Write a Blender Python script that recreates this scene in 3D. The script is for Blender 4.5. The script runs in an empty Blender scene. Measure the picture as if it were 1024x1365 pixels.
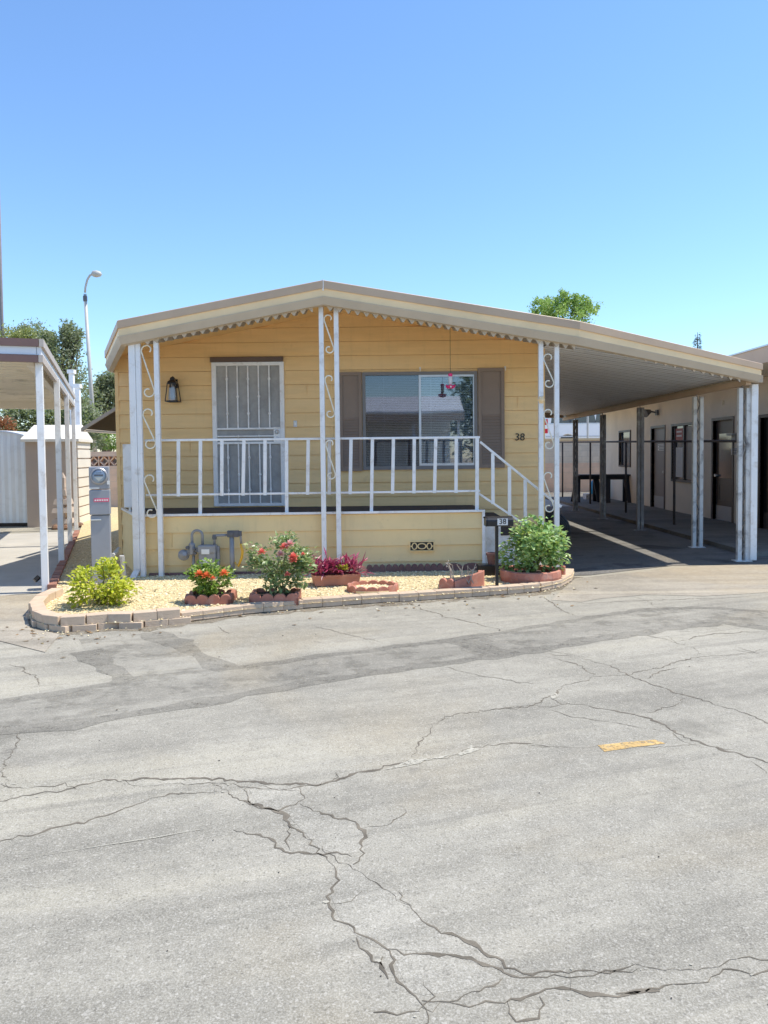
import bpy, math, random
from mathutils import Vector, Matrix
rnd = random.Random(7)
R = math.radians
S = bpy.context.scene
COL = S.collection

# ------------------------------------------------------------------ camera
F_PX, PW, PH = 1000.0, 1024.0, 1365.0
PITCH, YAW, ROLL = math.atan(0.041), R(0.40), R(-0.60)
SHIFT = -35.5
CAMP = Vector((0, 0, 1.54))
cam_d = bpy.data.cameras.new('camera')
cam_d.sensor_fit = 'AUTO'; cam_d.sensor_width = 36
cam_d.lens = 36 * F_PX / PH
cam_d.shift_y = SHIFT / PH
cam_d.clip_start = 0.05; cam_d.clip_end = 1000
cam = bpy.data.objects.new('camera', cam_d); COL.objects.link(cam)
RM = Matrix.Rotation(YAW, 3, 'Z') @ Matrix.Rotation(math.pi/2 - PITCH, 3, 'X') @ Matrix.Rotation(ROLL, 3, 'Z')
cam.matrix_world = Matrix.Translation(CAMP) @ RM.to_4x4()
S.camera = cam

# ------------------------------------------------------------------ sky, sun, exposure
SUN_T, SUN_R = 0.515, 0.12          # shadow length per height, and how far behind the house the sun stands
sun_dir = Vector((SUN_T, SUN_T*SUN_R, 1)).normalized()
elev = math.asin(sun_dir.z); azim = math.atan2(sun_dir.x, sun_dir.y)
W = bpy.data.worlds.new('World'); S.world = W; W.use_nodes = True
nt = W.node_tree
bg = nt.nodes['Background']
sky = nt.nodes.new('ShaderNodeTexSky'); sky.sky_type = 'NISHITA'; sky.sun_disc = False
sky.sun_elevation = elev; sky.sun_rotation = azim
sky.air_density = 1.2; sky.dust_density = 0.0; sky.ozone_density = 9; sky.altitude = 100
nt.links.new(sky.outputs[0], bg.inputs[0]); bg.inputs[1].default_value = 0.15
sl = bpy.data.lights.new('sun', 'SUN'); sl.energy = 3.8; sl.angle = R(0.5); sl.color = (1.0, 0.94, 0.84)
so = bpy.data.objects.new('sun', sl); COL.objects.link(so)
so.rotation_euler = sun_dir.to_track_quat('Z', 'Y').to_euler(); so.location = (20, 3, 40)
S.view_settings.view_transform = 'Standard'; S.view_settings.look = 'None'
S.view_settings.exposure = 0.66; S.view_settings.gamma = 1
S.cycles.max_bounces = 10; S.cycles.diffuse_bounces = 8; S.cycles.transparent_max_bounces = 12

# ------------------------------------------------------------------ pixel -> world planes
def ray(px, py):
    v = Vector(((px - PW/2)/F_PX, (PH/2 - py + SHIFT)/F_PX, -1.0))
    return RM @ v
def G(px, py, z=0.0):
    d = ray(px, py); t = (z - CAMP.z)/d.z; return CAMP + d*t
def P(px, py, Y):
    d = ray(px, py); t = Y/d.y; return CAMP + d*t
def PX(px, py, X):
    d = ray(px, py); t = X/d.x; return CAMP + d*t

# ------------------------------------------------------------------ mesh builder
class MB:
    def __init__(s): s.v = []; s.f = []; s.m = []
    def add(s, vs, fs, mi=0):
        o = len(s.v); s.v.extend([tuple(p) for p in vs])
        for f in fs: s.f.append([o+i for i in f]); s.m.append(mi)
    def poly(s, pts, mi=0): s.add(pts, [list(range(len(pts)))], mi)
    def boxp(s, a, b, mi=0):
        x0,y0,z0 = a; x1,y1,z1 = b
        s.add([(x0,y0,z0),(x1,y0,z0),(x1,y1,z0),(x0,y1,z0),(x0,y0,z1),(x1,y0,z1),(x1,y1,z1),(x0,y1,z1)],
              [(0,3,2,1),(4,5,6,7),(0,1,5,4),(1,2,6,5),(2,3,7,6),(3,0,4,7)], mi)
    def box(s, c, d, mi=0, rz=0, M=None):
        m = Matrix.Translation(Vector(c)) @ (M.to_4x4() if M else Matrix.Rotation(rz, 4, 'Z'))
        h = [x/2 for x in d]
        vs = [m @ Vector((sx*h[0], sy*h[1], sz*h[2])) for sz in (-1,1) for sx,sy in ((-1,-1),(1,-1),(1,1),(-1,1))]
        s.add(vs, [(0,3,2,1),(4,5,6,7),(0,1,5,4),(1,2,6,5),(2,3,7,6),(3,0,4,7)], mi)
    def bar(s, p, q, w, h, mi=0, up=(0,0,1)):
        p = Vector(p); q = Vector(q); d = (q-p)
        L = d.length; d.normalize(); u = Vector(up)
        if abs(d.dot(u)) > .98: u = Vector((0,1,0))
        x = d.cross(u).normalized(); z = x.cross(d)
        M = Matrix((x, d, z)).transposed()
        s.box((p+q)/2, (w, L, h), mi, M=M)
    def tube(s, pts, r, n=8, mi=0, cap=True):
        pts = [Vector(p) for p in pts]; rs = r if isinstance(r, (list, tuple)) else [r]*len(pts)
        o = len(s.v); prev = None
        for i, p in enumerate(pts):
            a = pts[max(i-1,0)]; b = pts[min(i+1,len(pts)-1)]
            t = (b-a).normalized() if (b-a).length > 1e-9 else Vector((0,0,1))
            if prev is None:
                u = Vector((0,0,1)) if abs(t.z) < .9 else Vector((1,0,0))
                x = t.cross(u).normalized()
            else:
                x = prev - t*prev.dot(t)
                x = x.normalized() if x.length > 1e-6 else t.orthogonal().normalized()
            prev = x; y = t.cross(x)
            for k in range(n):
                a_ = 2*math.pi*k/n
                s.v.append(tuple(p + (x*math.cos(a_) + y*math.sin(a_))*rs[i]))
        for i in range(len(pts)-1):
            for k in range(n):
                k2 = (k+1) % n
                s.f.append([o+i*n+k, o+i*n+k2, o+(i+1)*n+k2, o+(i+1)*n+k]); s.m.append(mi)
        if cap:
            s.f.append([o+k for k in range(n)][::-1]); s.m.append(mi)
            e = o+(len(pts)-1)*n; s.f.append([e+k for k in range(n)]); s.m.append(mi)
    def lathe(s, c, prof, n=16, mi=0, M=None):
        M = M or Matrix.Identity(3); c = Vector(c); o = len(s.v)
        for r, z in prof:
            for k in range(n):
                a = 2*math.pi*k/n
                s.v.append(tuple(c + M @ Vector((r*math.cos(a), r*math.sin(a), z))))
        for i in range(len(prof)-1):
            for k in range(n):
                k2 = (k+1) % n
                s.f.append([o+i*n+k, o+i*n+k2, o+(i+1)*n+k2, o+(i+1)*n+k]); s.m.append(mi)
        s.f.append([o+k for k in range(n)][::-1]); s.m.append(mi)
        e = o+(len(prof)-1)*n; s.f.append([e+k for k in range(n)]); s.m.append(mi)
    def prism(s, poly, ext, mi=0):
        ext = Vector(ext); a = [Vector(p) for p in poly]; b = [p+ext for p in a]; n = len(a)
        s.add(a+b, [list(range(n))[::-1], list(range(n, 2*n))] + [[i, (i+1)%n, n+(i+1)%n, n+i] for i in range(n)], mi)
    def build(s, name, mats, parent=None, smooth=False, bevel=0):
        me = bpy.data.meshes.new(name); me.from_pydata(s.v, [], s.f)
        if not isinstance(mats, (list, tuple)): mats = [mats]
        for m in mats: me.materials.append(m)
        if len(mats) > 1: me.polygons.foreach_set('material_index', s.m)
        if smooth: me.polygons.foreach_set('use_smooth', [True]*len(s.f))
        me.update()
        o = bpy.data.objects.new(name, me); COL.objects.link(o)
        if parent:
            o.parent = parent
            o.matrix_parent_inverse = WM(parent).inverted()
        if bevel:
            b = o.modifiers.new('bevel', 'BEVEL'); b.width = bevel; b.segments = 2; b.limit_method = 'ANGLE'
        return o
def WM(o):
    m = o.matrix_basis.copy()
    if o.parent: m = WM(o.parent) @ o.matrix_parent_inverse @ m
    return m
def thing(name, loc, label, cat, group=None):
    o = bpy.data.objects.new(name, None); COL.objects.link(o); o.location = loc
    o.empty_display_size = .1
    return tag(o, label, cat, group)
def tag(o, label, cat, group=None, kind=None):
    if label: o['label'] = label
    if cat: o['category'] = cat
    if group: o['group'] = group
    if kind: o['kind'] = kind
    return o
def struct(o): o['kind'] = 'structure'; return o
def text_mesh(mb_name, body, size, loc, rot, mat, parent, depth=.004, shear=0, align='CENTER'):
    c = bpy.data.curves.new(mb_name, 'FONT'); c.body = body; c.size = size; c.extrude = depth; c.shear = shear
    c.align_x = align; c.align_y = 'CENTER'
    t = bpy.data.objects.new(mb_name + '_tmp', c); COL.objects.link(t)
    bpy.context.view_layer.update()
    me = bpy.data.meshes.new_from_object(t.evaluated_get(bpy.context.evaluated_depsgraph_get()))
    bpy.data.objects.remove(t); me.name = mb_name
    me.transform(Matrix.Translation(Vector(loc)) @ rot.to_4x4())
    me.materials.clear(); me.materials.append(mat)
    o = bpy.data.objects.new(mb_name, me); COL.objects.link(o)
    if parent: o.parent = parent; o.matrix_parent_inverse = WM(parent).inverted()
    return o
FACE = Matrix.Rotation(math.pi/2, 3, 'X')      # lettering upright, facing the street

# ------------------------------------------------------------------ materials
def N(nt, t, **k):
    n = nt.nodes.new(t)
    for a, b in k.items(): setattr(n, a, b)
    return n
def ramp(nt, fac, stops):
    r = N(nt, 'ShaderNodeValToRGB'); e = r.color_ramp.elements
    while len(e) < len(stops): e.new(.5)
    for i, (p, c) in enumerate(stops):
        e[i].position = p; e[i].color = (*c, 1) if len(c) == 3 else c
    nt.links.new(fac, r.inputs[0]); return r.outputs[0]
def noise(nt, co, scale, detail=4, rough=.55, dist=0, vec=None):
    n = N(nt, 'ShaderNodeTexNoise'); n.inputs['Scale'].default_value = scale
    n.inputs['Detail'].default_value = detail; n.inputs['Roughness'].default_value = rough
    n.inputs['Distortion'].default_value = dist
    if vec:
        m = N(nt, 'ShaderNodeMapping', vector_type='TEXTURE'); m.inputs['Scale'].default_value = tuple(1/x for x in vec[0]); m.inputs['Rotation'].default_value = vec[1]
        nt.links.new(co, m.inputs[0]); co = m.outputs[0]
    nt.links.new(co, n.inputs['Vector']); return n.outputs['Fac']
def mixc(nt, fac, a, b, mode='MIX'):
    m = N(nt, 'ShaderNodeMix', data_type='RGBA', blend_type=mode)
    if isinstance(fac, (int, float)): m.inputs[0].default_value = fac
    else: nt.links.new(fac, m.inputs[0])
    for i, c in ((6, a), (7, b)):
        if isinstance(c, tuple): m.inputs[i].default_value = (*c, 1)
        else: nt.links.new(c, m.inputs[i])
    return m.outputs[2]
def maprange(nt, v, a, b, c, d):
    m = N(nt, 'ShaderNodeMapRange'); nt.links.new(v, m.inputs[0])
    for i, x in enumerate((a, b, c, d)): m.inputs[i+1].default_value = x
    return m.outputs[0]
def newmat(name):
    m = bpy.data.materials.new(name); m.use_nodes = True
    nt = m.node_tree; b = nt.nodes['Principled BSDF']
    co = N(nt, 'ShaderNodeTexCoord').outputs['Object']
    return m, nt, b, co
def bump(nt, b, h, dist, strength=1):
    n = N(nt, 'ShaderNodeBump'); n.inputs['Distance'].default_value = dist; n.inputs['Strength'].default_value = strength
    nt.links.new(h, n.inputs['Height']); nt.links.new(n.outputs[0], b.inputs['Normal'])
def mat(name, col, rough=.6, var=.1, scale=5, dirt=None, dirt_amt=.5, dirt_scale=3, bmp=0, bscale=80, metal=0, rnd_obj=0, streak=None, spec=.5):
    m, nt, b, co = newmat(name)
    n1 = noise(nt, co, scale, 6, .6, vec=streak and (streak, (0,0,0)))
    lo = tuple(c*(1-var) for c in col); hi = tuple(min(1, c*(1+var)) for c in col)
    c = ramp(nt, n1, [(.3, lo), (.7, hi)])
    if dirt:
        f = maprange(nt, noise(nt, co, dirt_scale, 8, .65, .4), .52, .72, 0, dirt_amt)
        c = mixc(nt, f, c, dirt)
    if rnd_obj:
        oi = N(nt, 'ShaderNodeObjectInfo').outputs['Random']
        v = maprange(nt, oi, 0, 1, 1-rnd_obj, 1+rnd_obj)
        cc = N(nt, 'ShaderNodeCombineColor')
        for i in range(3): nt.links.new(v, cc.inputs[i])
        c = mixc(nt, 1.0, c, cc.outputs[0], 'MULTIPLY')
    nt.links.new(c, b.inputs['Base Color'])
    b.inputs['Roughness'].default_value = rough; b.inputs['Metallic'].default_value = metal
    b.inputs['Specular IOR Level'].default_value = spec
    if bmp: bump(nt, b, noise(nt, co, bscale, 4, .6), bmp)
    return m
def leafmat(name, cols, rough=.45, trans=.35):
    m, nt, b, co = newmat(name)
    g = N(nt, 'ShaderNodeNewGeometry')
    st = [(i/max(1, len(cols)-1), c) for i, c in enumerate(cols)]
    c = ramp(nt, g.outputs['Random Per Island'], st)
    nt.links.new(c, b.inputs['Base Color']); b.inputs['Roughness'].default_value = rough
    t = N(nt, 'ShaderNodeBsdfTranslucent')
    nt.links.new(mixc(nt, .5, c, (.25, .35, .04)) if trans and cols[0][1] > cols[0][0] else c, t.inputs[0])
    mx = N(nt, 'ShaderNodeMixShader'); mx.inputs[0].default_value = trans
    nt.links.new(b.outputs[0], mx.inputs[1]); nt.links.new(t.outputs[0], mx.inputs[2])
    nt.links.new(mx.outputs[0], nt.nodes['Material Output'].inputs[0])
    return m

def weather(m, rowz, sx=.5, amt=.16):
    # old paint: boards faded by different amounts, soft vertical run marks and scuffs
    nt = m.node_tree; b = nt.nodes['Principled BSDF']; src = b.inputs['Base Color'].links[0].from_socket
    co = N(nt, 'ShaderNodeTexCoord').outputs['Object']
    n1 = noise(nt, co, 1, 3, .5, vec=((sx, sx, 5.2), (0,0,0))); c = mixc(nt, maprange(nt, n1, .4, .65, 0, amt*1.4), src, (.93,.74,.44), 'MIX')
    n2 = noise(nt, co, 1, 5, .65, vec=((9, 9, .7), (0,0,0))); c = mixc(nt, maprange(nt, n2, .55, .72, 0, amt*1.3), c, (.42,.31,.17))
    n3 = noise(nt, co, 7, 6, .7); c = mixc(nt, maprange(nt, n3, .60, .70, 0, amt*2), c, (.50,.37,.2))
    nt.links.new(c, b.inputs['Base Color'])
    h = noise(nt, co, 1.3, 3, .5, vec=((1, 1, 2.5), (0,0,0))); bump(nt, b, h, .02, .5)
def asphalt(name, base, speck=.5, streak_ang=0, tan=.0):
    m, nt, b, co = newmat(name)
    sc3 = lambda k: tuple(min(1, x*k) for x in base)
    big = noise(nt, co, .55, 5, .6, .6)
    c = ramp(nt, big, [(.38, sc3(.80)), (.62, sc3(1.14))])
    stk = noise(nt, co, 1.0, 6, .62, .3, vec=((.22, 1.5, 1), (0, 0, streak_ang)))
    c = mixc(nt, maprange(nt, stk, .50, .62, 0, .62), c, sc3(.58))
    c = mixc(nt, maprange(nt, stk, .47, .36, 0, .5), c, (base[0]*1.38, base[1]*1.36, base[2]*1.28))
    stk2 = noise(nt, co, 1.0, 4, .6, .2, vec=((.45, 7, 1), (0, 0, streak_ang)))
    c = mixc(nt, maprange(nt, stk2, .53, .64, 0, .48), c, sc3(.62))
    st = noise(nt, co, .33, 4, .6, .5)
    c = mixc(nt, maprange(nt, st, .52, .64, 0, .55), c, (base[0]*1.15, base[1]*1.02, base[2]*.80))
    f2 = noise(nt, co, 9, 5, .72)
    c = mixc(nt, maprange(nt, f2, .52, .68, 0, .30), c, sc3(1.45)); c = mixc(nt, maprange(nt, f2, .48, .34, 0, .30), c, sc3(.6))
    # aggregate: fine light and dark stone chips
    f = noise(nt, co, 150, 3, .8)
    c = mixc(nt, maprange(nt, f, .50, .68, 0, speck), c, (.70, .67, .60)); c = mixc(nt, maprange(nt, f, .50, .33, 0, speck), c, sc3(.32))
    f3 = noise(nt, co, 48, 3, .75)
    c = mixc(nt, maprange(nt, f3, .52, .72, 0, speck*.5), c, sc3(1.7)); c = mixc(nt, maprange(nt, f3, .48, .3, 0, speck*.6), c, sc3(.5))
    v = N(nt, 'ShaderNodeTexVoronoi'); v.inputs['Scale'].default_value = 130; nt.links.new(co, v.inputs['Vector'])
    sc = N(nt, 'ShaderNodeSeparateColor'); nt.links.new(v.outputs['Color'], sc.inputs[0])
    c = mixc(nt, maprange(nt, sc.outputs[0], .88, 1, 0, speck*.75), c, (.66,.62,.54))
    c = mixc(nt, maprange(nt, sc.outputs[1], .88, 1, 0, speck*1.1), c, sc3(.32))
    nt.links.new(c, b.inputs['Base Color']); b.inputs['Roughness'].default_value = .85
    b.inputs['Specular IOR Level'].default_value = .25
    bump(nt, b, f, .003, .6)
    return m

TAN = (.84, .57, .258)
M = {}
M['tan'] = mat('tan_painted_siding', TAN, .55, .07, 1.4, dirt=(.62,.43,.20), dirt_amt=.30, dirt_scale=1.6, bmp=.0012, bscale=220, streak=(1, 1, 9))
M['skirt'] = mat('cream_painted_skirting', (.86,.63,.30), .55, .06, 1.2, dirt=(.66,.49,.26), dirt_amt=.35, dirt_scale=1.3, bmp=.001, bscale=200)
weather(M['tan'], 0, amt=.11); weather(M['skirt'], 0, amt=.11)
M['white'] = mat('white_painted_metal', (.85,.84,.82), .4, .05, 3, dirt=(.45,.37,.28), dirt_amt=.55, dirt_scale=7)
M['white_old'] = mat('peeling_white_paint', (.62,.62,.60), .55, .1, 6, dirt=(.10,.09,.09), dirt_amt=.95, dirt_scale=5)
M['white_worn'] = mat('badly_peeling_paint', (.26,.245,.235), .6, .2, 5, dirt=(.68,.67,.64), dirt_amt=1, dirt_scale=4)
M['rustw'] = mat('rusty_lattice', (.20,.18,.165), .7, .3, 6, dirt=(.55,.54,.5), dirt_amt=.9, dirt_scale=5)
M['scroll'] = mat('aged_white_iron', (.86,.80,.66), .5, .12, 14)
M['cap'] = mat('taupe_roof_cap', (.54,.385,.255), .5, .08, 2, dirt=(.52,.40,.27), dirt_amt=.3, dirt_scale=2)
M['creamf'] = mat('cream_fascia', (.92,.67,.37), .5, .07, 2, dirt=(.6,.5,.3), dirt_amt=.3)
M['greyf'] = mat('taupe_fascia_valance', (.52,.43,.32), .5, .06, 2.5, dirt=(.36,.29,.21), dirt_amt=.3)
M['corr'] = mat('corrugated_aluminium', (.34,.30,.26), .5, .1, 2, dirt=(.2,.17,.14), dirt_amt=.4, dirt_scale=3)
M['ceil'] = mat('off_white_pan_ceiling', (.84,.87,.91), .45, .07, 1.5, dirt=(.56,.55,.53), dirt_amt=.4, dirt_scale=1.2, streak=(.6, 5, 1))
M['seam'] = mat('grimy_pan_seam', (.30,.29,.28), .6, .15, 3)  # darker colour for the groove faces so the pan lines show
M['roof'] = mat('weathered_roof_coating', (.55,.52,.47), .7, .1, 1.5)
M['brown'] = mat('brown_shutter_paint', (.25,.185,.14), .55, .07, 4)
M['dkbrown'] = mat('dark_brown_paint', (.13,.085,.062), .5, .1, 5)
M['floor'] = mat('dark_porch_carpet', (.055,.045,.042), .9, .15, 6)
M['mesh'] = mat('grey_door_screen', (.36,.35,.33), .6, .2, 5, dirt=(.46,.45,.43), dirt_amt=.5, dirt_scale=9)
M['black'] = mat('black_painted_metal', (.012,.012,.013), .35, .1, 6)
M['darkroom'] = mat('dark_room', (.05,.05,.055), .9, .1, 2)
M['winframe'] = mat('dull_window_frame', (.20,.19,.185), .45, .06, 8)
M['blind'] = mat('pale_blind_slats', (.88,.88,.88), .5, .05, 4)
M['alum'] = mat('brushed_window_aluminium', (.62,.63,.64), .35, .06, 10, metal=.6)
M['steelgrey'] = mat('grey_meter_enamel', (.30,.31,.335), .4, .05, 3, dirt=(.22,.225,.24), dirt_amt=.4, dirt_scale=3)
M['gasgrey'] = mat('grey_gas_meter_paint', (.27,.27,.275), .45, .1, 9, dirt=(.1,.1,.11), dirt_amt=.5, dirt_scale=12)
M['gasdark'] = mat('dark_gas_fitting', (.10,.105,.12), .45, .1, 9)
M['pink'] = mat('pink_warning_sticker', (.72,.12,.20), .5, .1, 20)
M['paper'] = mat('white_paper', (.75,.74,.70), .6, .05, 8)
M['ink'] = mat('grey_print', (.16,.16,.17), .6, .1, 8)
M['yellow'] = mat('yellow_gas_tag', (.80,.42,.03), .5, .1, 8)
M['red'] = mat('red_feeder_plastic', (.85,.03,.20), .3, .08, 8)
M['terra'] = mat('terracotta_concrete', (.46,.185,.125), .8, .14, 6, dirt=(.55,.36,.28), dirt_amt=.6, dirt_scale=7, bmp=.002, bscale=90)
M['terra2'] = mat('terracotta_trough', (.52,.225,.14), .7, .1, 6, dirt=(.58,.38,.28), dirt_amt=.4, dirt_scale=6)
M['darkterra'] = mat('weathered_dark_red_edging', (.20,.105,.09), .85, .15, 6, dirt=(.3,.2,.18), dirt_amt=.4)
M['curb'] = mat('tan_curb_brick', (.56,.425,.30), .85, .12, 7, dirt=(.6,.53,.44), dirt_amt=.6, dirt_scale=4, bmp=.003, bscale=70, rnd_obj=.06)
M['rbrick'] = mat('red_edging_brick', (.34,.16,.11), .85, .14, 7, dirt=(.46,.33,.26), dirt_amt=.5, bmp=.003, bscale=70, rnd_obj=.16)
M['soil'] = mat('dark_soil', (.06,.045,.035), .95, .3, 20, bmp=.01, bscale=40)
M['bark'] = mat('brown_bark', (.12,.09,.065), .9, .25, 12, bmp=.01, bscale=30)
M['twig'] = mat('dry_pale_twig', (.42,.36,.28), .8, .2, 20)
M['stem'] = mat('green_brown_stem', (.14,.14,.06), .8, .2, 20)
M['concrete'] = mat('pale_concrete', (.44,.415,.365), .85, .1, 1.3, dirt=(.3,.27,.22), dirt_amt=.45, dirt_scale=1.1, bmp=.002, bscale=90)
M['tanconc'] = asphalt('tan_stained_concrete', (.34,.30,.235), .3, 0)
M['stucco'] = mat('beige_stucco', (.78,.69,.56), .9, .08, 1.2, dirt=(.64,.56,.45), dirt_amt=.4, dirt_scale=1.5, bmp=.006, bscale=45)
M['doorgrey'] = mat('grey_brown_door_paint', (.26,.225,.20), .5, .06, 3)
M['doorbrown'] = mat('dark_brown_door_paint', (.075,.06,.055), .45, .08, 3)
M['kick'] = mat('pale_kick_plate', (.42,.42,.42), .4, .06, 4)
M['rust'] = mat('dark_rusty_pipe', (.075,.06,.055), .7, .25, 9, dirt=(.18,.12,.09), dirt_amt=.5)
M['shedw'] = mat('white_corrugated_shed_metal', (.86,.85,.83), .45, .06, 2, dirt=(.45,.43,.4), dirt_amt=.3, streak=(6, 6, .6))
M['shedb'] = mat('beige_shed_plastic', (.50,.40,.33), .6, .05, 2)
M['shedroof'] = mat('cream_shed_roof', (.80,.75,.65), .55, .06, 2)
M['neighb'] = mat('maroon_brown_fascia', (.18,.105,.09), .55, .08, 4)
M['neighw'] = mat('white_fascia_band', (.74,.75,.77), .45, .05, 3)
M['neighceil'] = mat('dusty_carport_ceiling', (.88,.82,.70), .6, .08, 1, dirt=(.25,.22,.18), dirt_amt=.5, dirt_scale=2)
M['lamp'] = mat('galvanised_lamp_post', (.46,.45,.42), .5, .08, 3)
M['pole'] = mat('weathered_utility_pole', (.20,.19,.20), .9, .15, 3)
M['slat'] = mat('dark_awning_slats', (.09,.075,.066), .6, .15, 6)
M['slatedge'] = mat('grey_awning_frame', (.48,.45,.41), .6, .1, 6)
M['tool'] = mat('navy_black_plastic', (.018,.02,.03), .5, .1, 8)
M['bluep'] = mat('bright_blue_plastic', (.01,.30,.62), .4, .1, 8)
M['boxwood'] = mat('brown_wooden_box', (.22,.125,.075), .7, .15, 8)
M['vanw'] = mat('white_car_paint', (.90,.90,.90), .25, .03, 2)
M['vglass'] = mat('dark_car_glass', (.03,.04,.06), .08, .05, 2, spec=.9)
M['tail'] = mat('red_tail_lamp', (.70,.02,.04), .25, .05, 4)
M['tyre'] = mat('black_tyre_rubber', (.02,.02,.02), .8, .1, 8)
M['hub'] = mat('grey_hub', (.4,.4,.42), .4, .05, 8, metal=.5)
M['rubber'] = mat('black_hose', (.015,.015,.017), .5, .1, 8)
M['dirt'] = mat('pale_dry_dirt', (.42,.35,.25), .95, .15, 1, bmp=.01, bscale=20)
M['grave_base'] = mat('tan_gravel_ground', (.58,.47,.26), .95, .3, 30, dirt=(.16,.12,.08), dirt_amt=.6, dirt_scale=26, bmp=.012, bscale=45)
M['petal_red'] = leafmat('coral_petals', [(.85,.24,.18),(.88,.34,.27),(.80,.16,.13)], .5, .25)
M['petal_or'] = leafmat('orange_petals', [(.90,.27,.10),(.92,.38,.16),(.85,.20,.07)], .5, .25)
M['petal_pk'] = leafmat('pale_pink_petals', [(.80,.45,.42),(.85,.6,.55),(.8,.35,.33)], .5, .25)
M['lime'] = leafmat('lime_green_leaves', [(.46,.52,.03),(.62,.64,.05),(.72,.70,.09),(.26,.36,.02)], .4, .35)
M['rose'] = leafmat('rose_leaves', [(.20,.29,.10),(.30,.40,.16),(.42,.50,.26),(.11,.19,.06),(.45,.46,.20)], .35, .3)
M['rose_big'] = leafmat('pale_rose_leaves', [(.28,.46,.13),(.42,.62,.22),(.58,.74,.36),(.16,.29,.07),(.56,.60,.20)], .3, .34)
M['ger'] = leafmat('bright_leaves', [(.18,.32,.04),(.28,.42,.06),(.38,.48,.12),(.12,.22,.03)], .4, .35)
M['purple'] = leafmat('purple_leaves', [(.40,.04,.12),(.52,.09,.19),(.20,.02,.07),(.60,.20,.27)], .4, .2)
M['succ'] = leafmat('yellow_green_succulent', [(.50,.50,.04),(.62,.58,.10),(.36,.42,.04)], .4, .3)
M['tree_d'] = leafmat('dusty_dark_leaves', [(.18,.22,.12),(.28,.31,.19),(.40,.42,.29),(.13,.16,.08)], .5, .45)
M['tree_l'] = leafmat('light_green_leaves', [(.28,.46,.09),(.40,.58,.15),(.50,.64,.22),(.18,.33,.06)], .45, .4)
M['tree_y'] = leafmat('yellow_green_leaves', [(.24,.28,.08),(.36,.38,.12),(.45,.46,.17),(.17,.20,.06)], .5, .3)
M['conif'] = leafmat('blue_green_needles', [(.03,.06,.03),(.05,.085,.045),(.07,.11,.06)], .6, .1)
M['redleaf'] = leafmat('rusty_red_leaves', [(.30,.10,.04),(.38,.16,.06),(.20,.09,.03)], .5, .25)
def glassmat(name, refl, tint, rough=.02):
    m, nt, b, co = newmat(name); nt.nodes.remove(b)
    t = N(nt, 'ShaderNodeBsdfTransparent'); t.inputs[0].default_value = (*tint, 1)
    g = N(nt, 'ShaderNodeBsdfGlossy'); g.inputs[0].default_value = (.95, .97, 1, 1); g.inputs[1].default_value = rough
    bn = N(nt, 'ShaderNodeBump'); bn.inputs['Distance'].default_value = .002; bn.inputs['Strength'].default_value = .25
    nt.links.new(noise(nt, co, 1.6, 2, .5), bn.inputs['Height']); nt.links.new(bn.outputs[0], g.inputs['Normal'])
    fr = N(nt, 'ShaderNodeFresnel'); fr.inputs[0].default_value = 1.5
    a = N(nt, 'ShaderNodeMath', operation='ADD', use_clamp=True); a.inputs[1].default_value = refl
    nt.links.new(fr.outputs[0], a.inputs[0])
    mx = N(nt, 'ShaderNodeMixShader'); nt.links.new(a.outputs[0], mx.inputs[0])
    nt.links.new(t.outputs[0], mx.inputs[1]); nt.links.new(g.outputs[0], mx.inputs[2])
    nt.links.new(mx.outputs[0], nt.nodes['Material Output'].inputs[0]); return m
M['pane_l'] = glassmat('tinted_window_glass', .07, (.55, .57, .62))
M['pane_r'] = glassmat('clear_window_glass', .10, (.75, .80, .84))
M['dome'] = glassmat('meter_cover_glass', -.03, (.95,.97,.98), .15)
M['clear'] = glassmat('clear_glass', .05, (.92, .95, .96))

# ------------------------------------------------------------------ ground, road
a0, a1 = G(30,1145), G(280,1105)
STREAK = math.atan2(a1.y-a0.y, a1.x-a0.x)
M['road'] = asphalt('worn_asphalt', (.318,.294,.236), .38, STREAK)
M['patch'] = asphalt('smooth_asphalt_patch', (.298,.276,.224), .28, STREAK)
M['slab'] = asphalt('bleached_asphalt', (.335,.311,.252), .40, STREAK)
M['seal'] = asphalt('dark_sealed_joint', (.225,.208,.168), .24, STREAK)
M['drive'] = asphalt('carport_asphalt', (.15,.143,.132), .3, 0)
def stains(m, sc, lo, hi, amt, col):
    nt = m.node_tree; b = nt.nodes['Principled BSDF']; src = b.inputs['Base Color'].links[0].from_socket
    co = N(nt, 'ShaderNodeTexCoord').outputs['Object']
    nt.links.new(mixc(nt, maprange(nt, noise(nt, co, sc, 5, .6, .4), lo, hi, 0, amt), src, col), b.inputs['Base Color'])
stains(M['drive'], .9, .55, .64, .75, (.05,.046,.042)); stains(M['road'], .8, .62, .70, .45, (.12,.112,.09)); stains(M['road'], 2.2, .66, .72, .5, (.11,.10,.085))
M['crack'] = mat('dark_crack_dirt', (.15,.128,.095), .95, .4, 9)
M['crumb'] = mat('pale_crumbled_edge', (.43,.40,.32), .95, .15, 9)
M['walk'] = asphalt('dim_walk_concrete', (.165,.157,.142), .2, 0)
def worn(m, scale, lo, hi, amt=1.0):
    nt = m.node_tree; out = nt.nodes['Material Output']; sh = out.inputs[0].links[0].from_socket
    co = N(nt, 'ShaderNodeTexCoord').outputs['Object']; t = N(nt, 'ShaderNodeBsdfTransparent'); mx = N(nt, 'ShaderNodeMixShader')
    nt.links.new(maprange(nt, noise(nt, co, scale, 8, .75), lo, hi, 0, amt), mx.inputs[0]); nt.links.new(sh, mx.inputs[1]); nt.links.new(t.outputs[0], mx.inputs[2]); nt.links.new(mx.outputs[0], out.inputs[0]); return m
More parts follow.
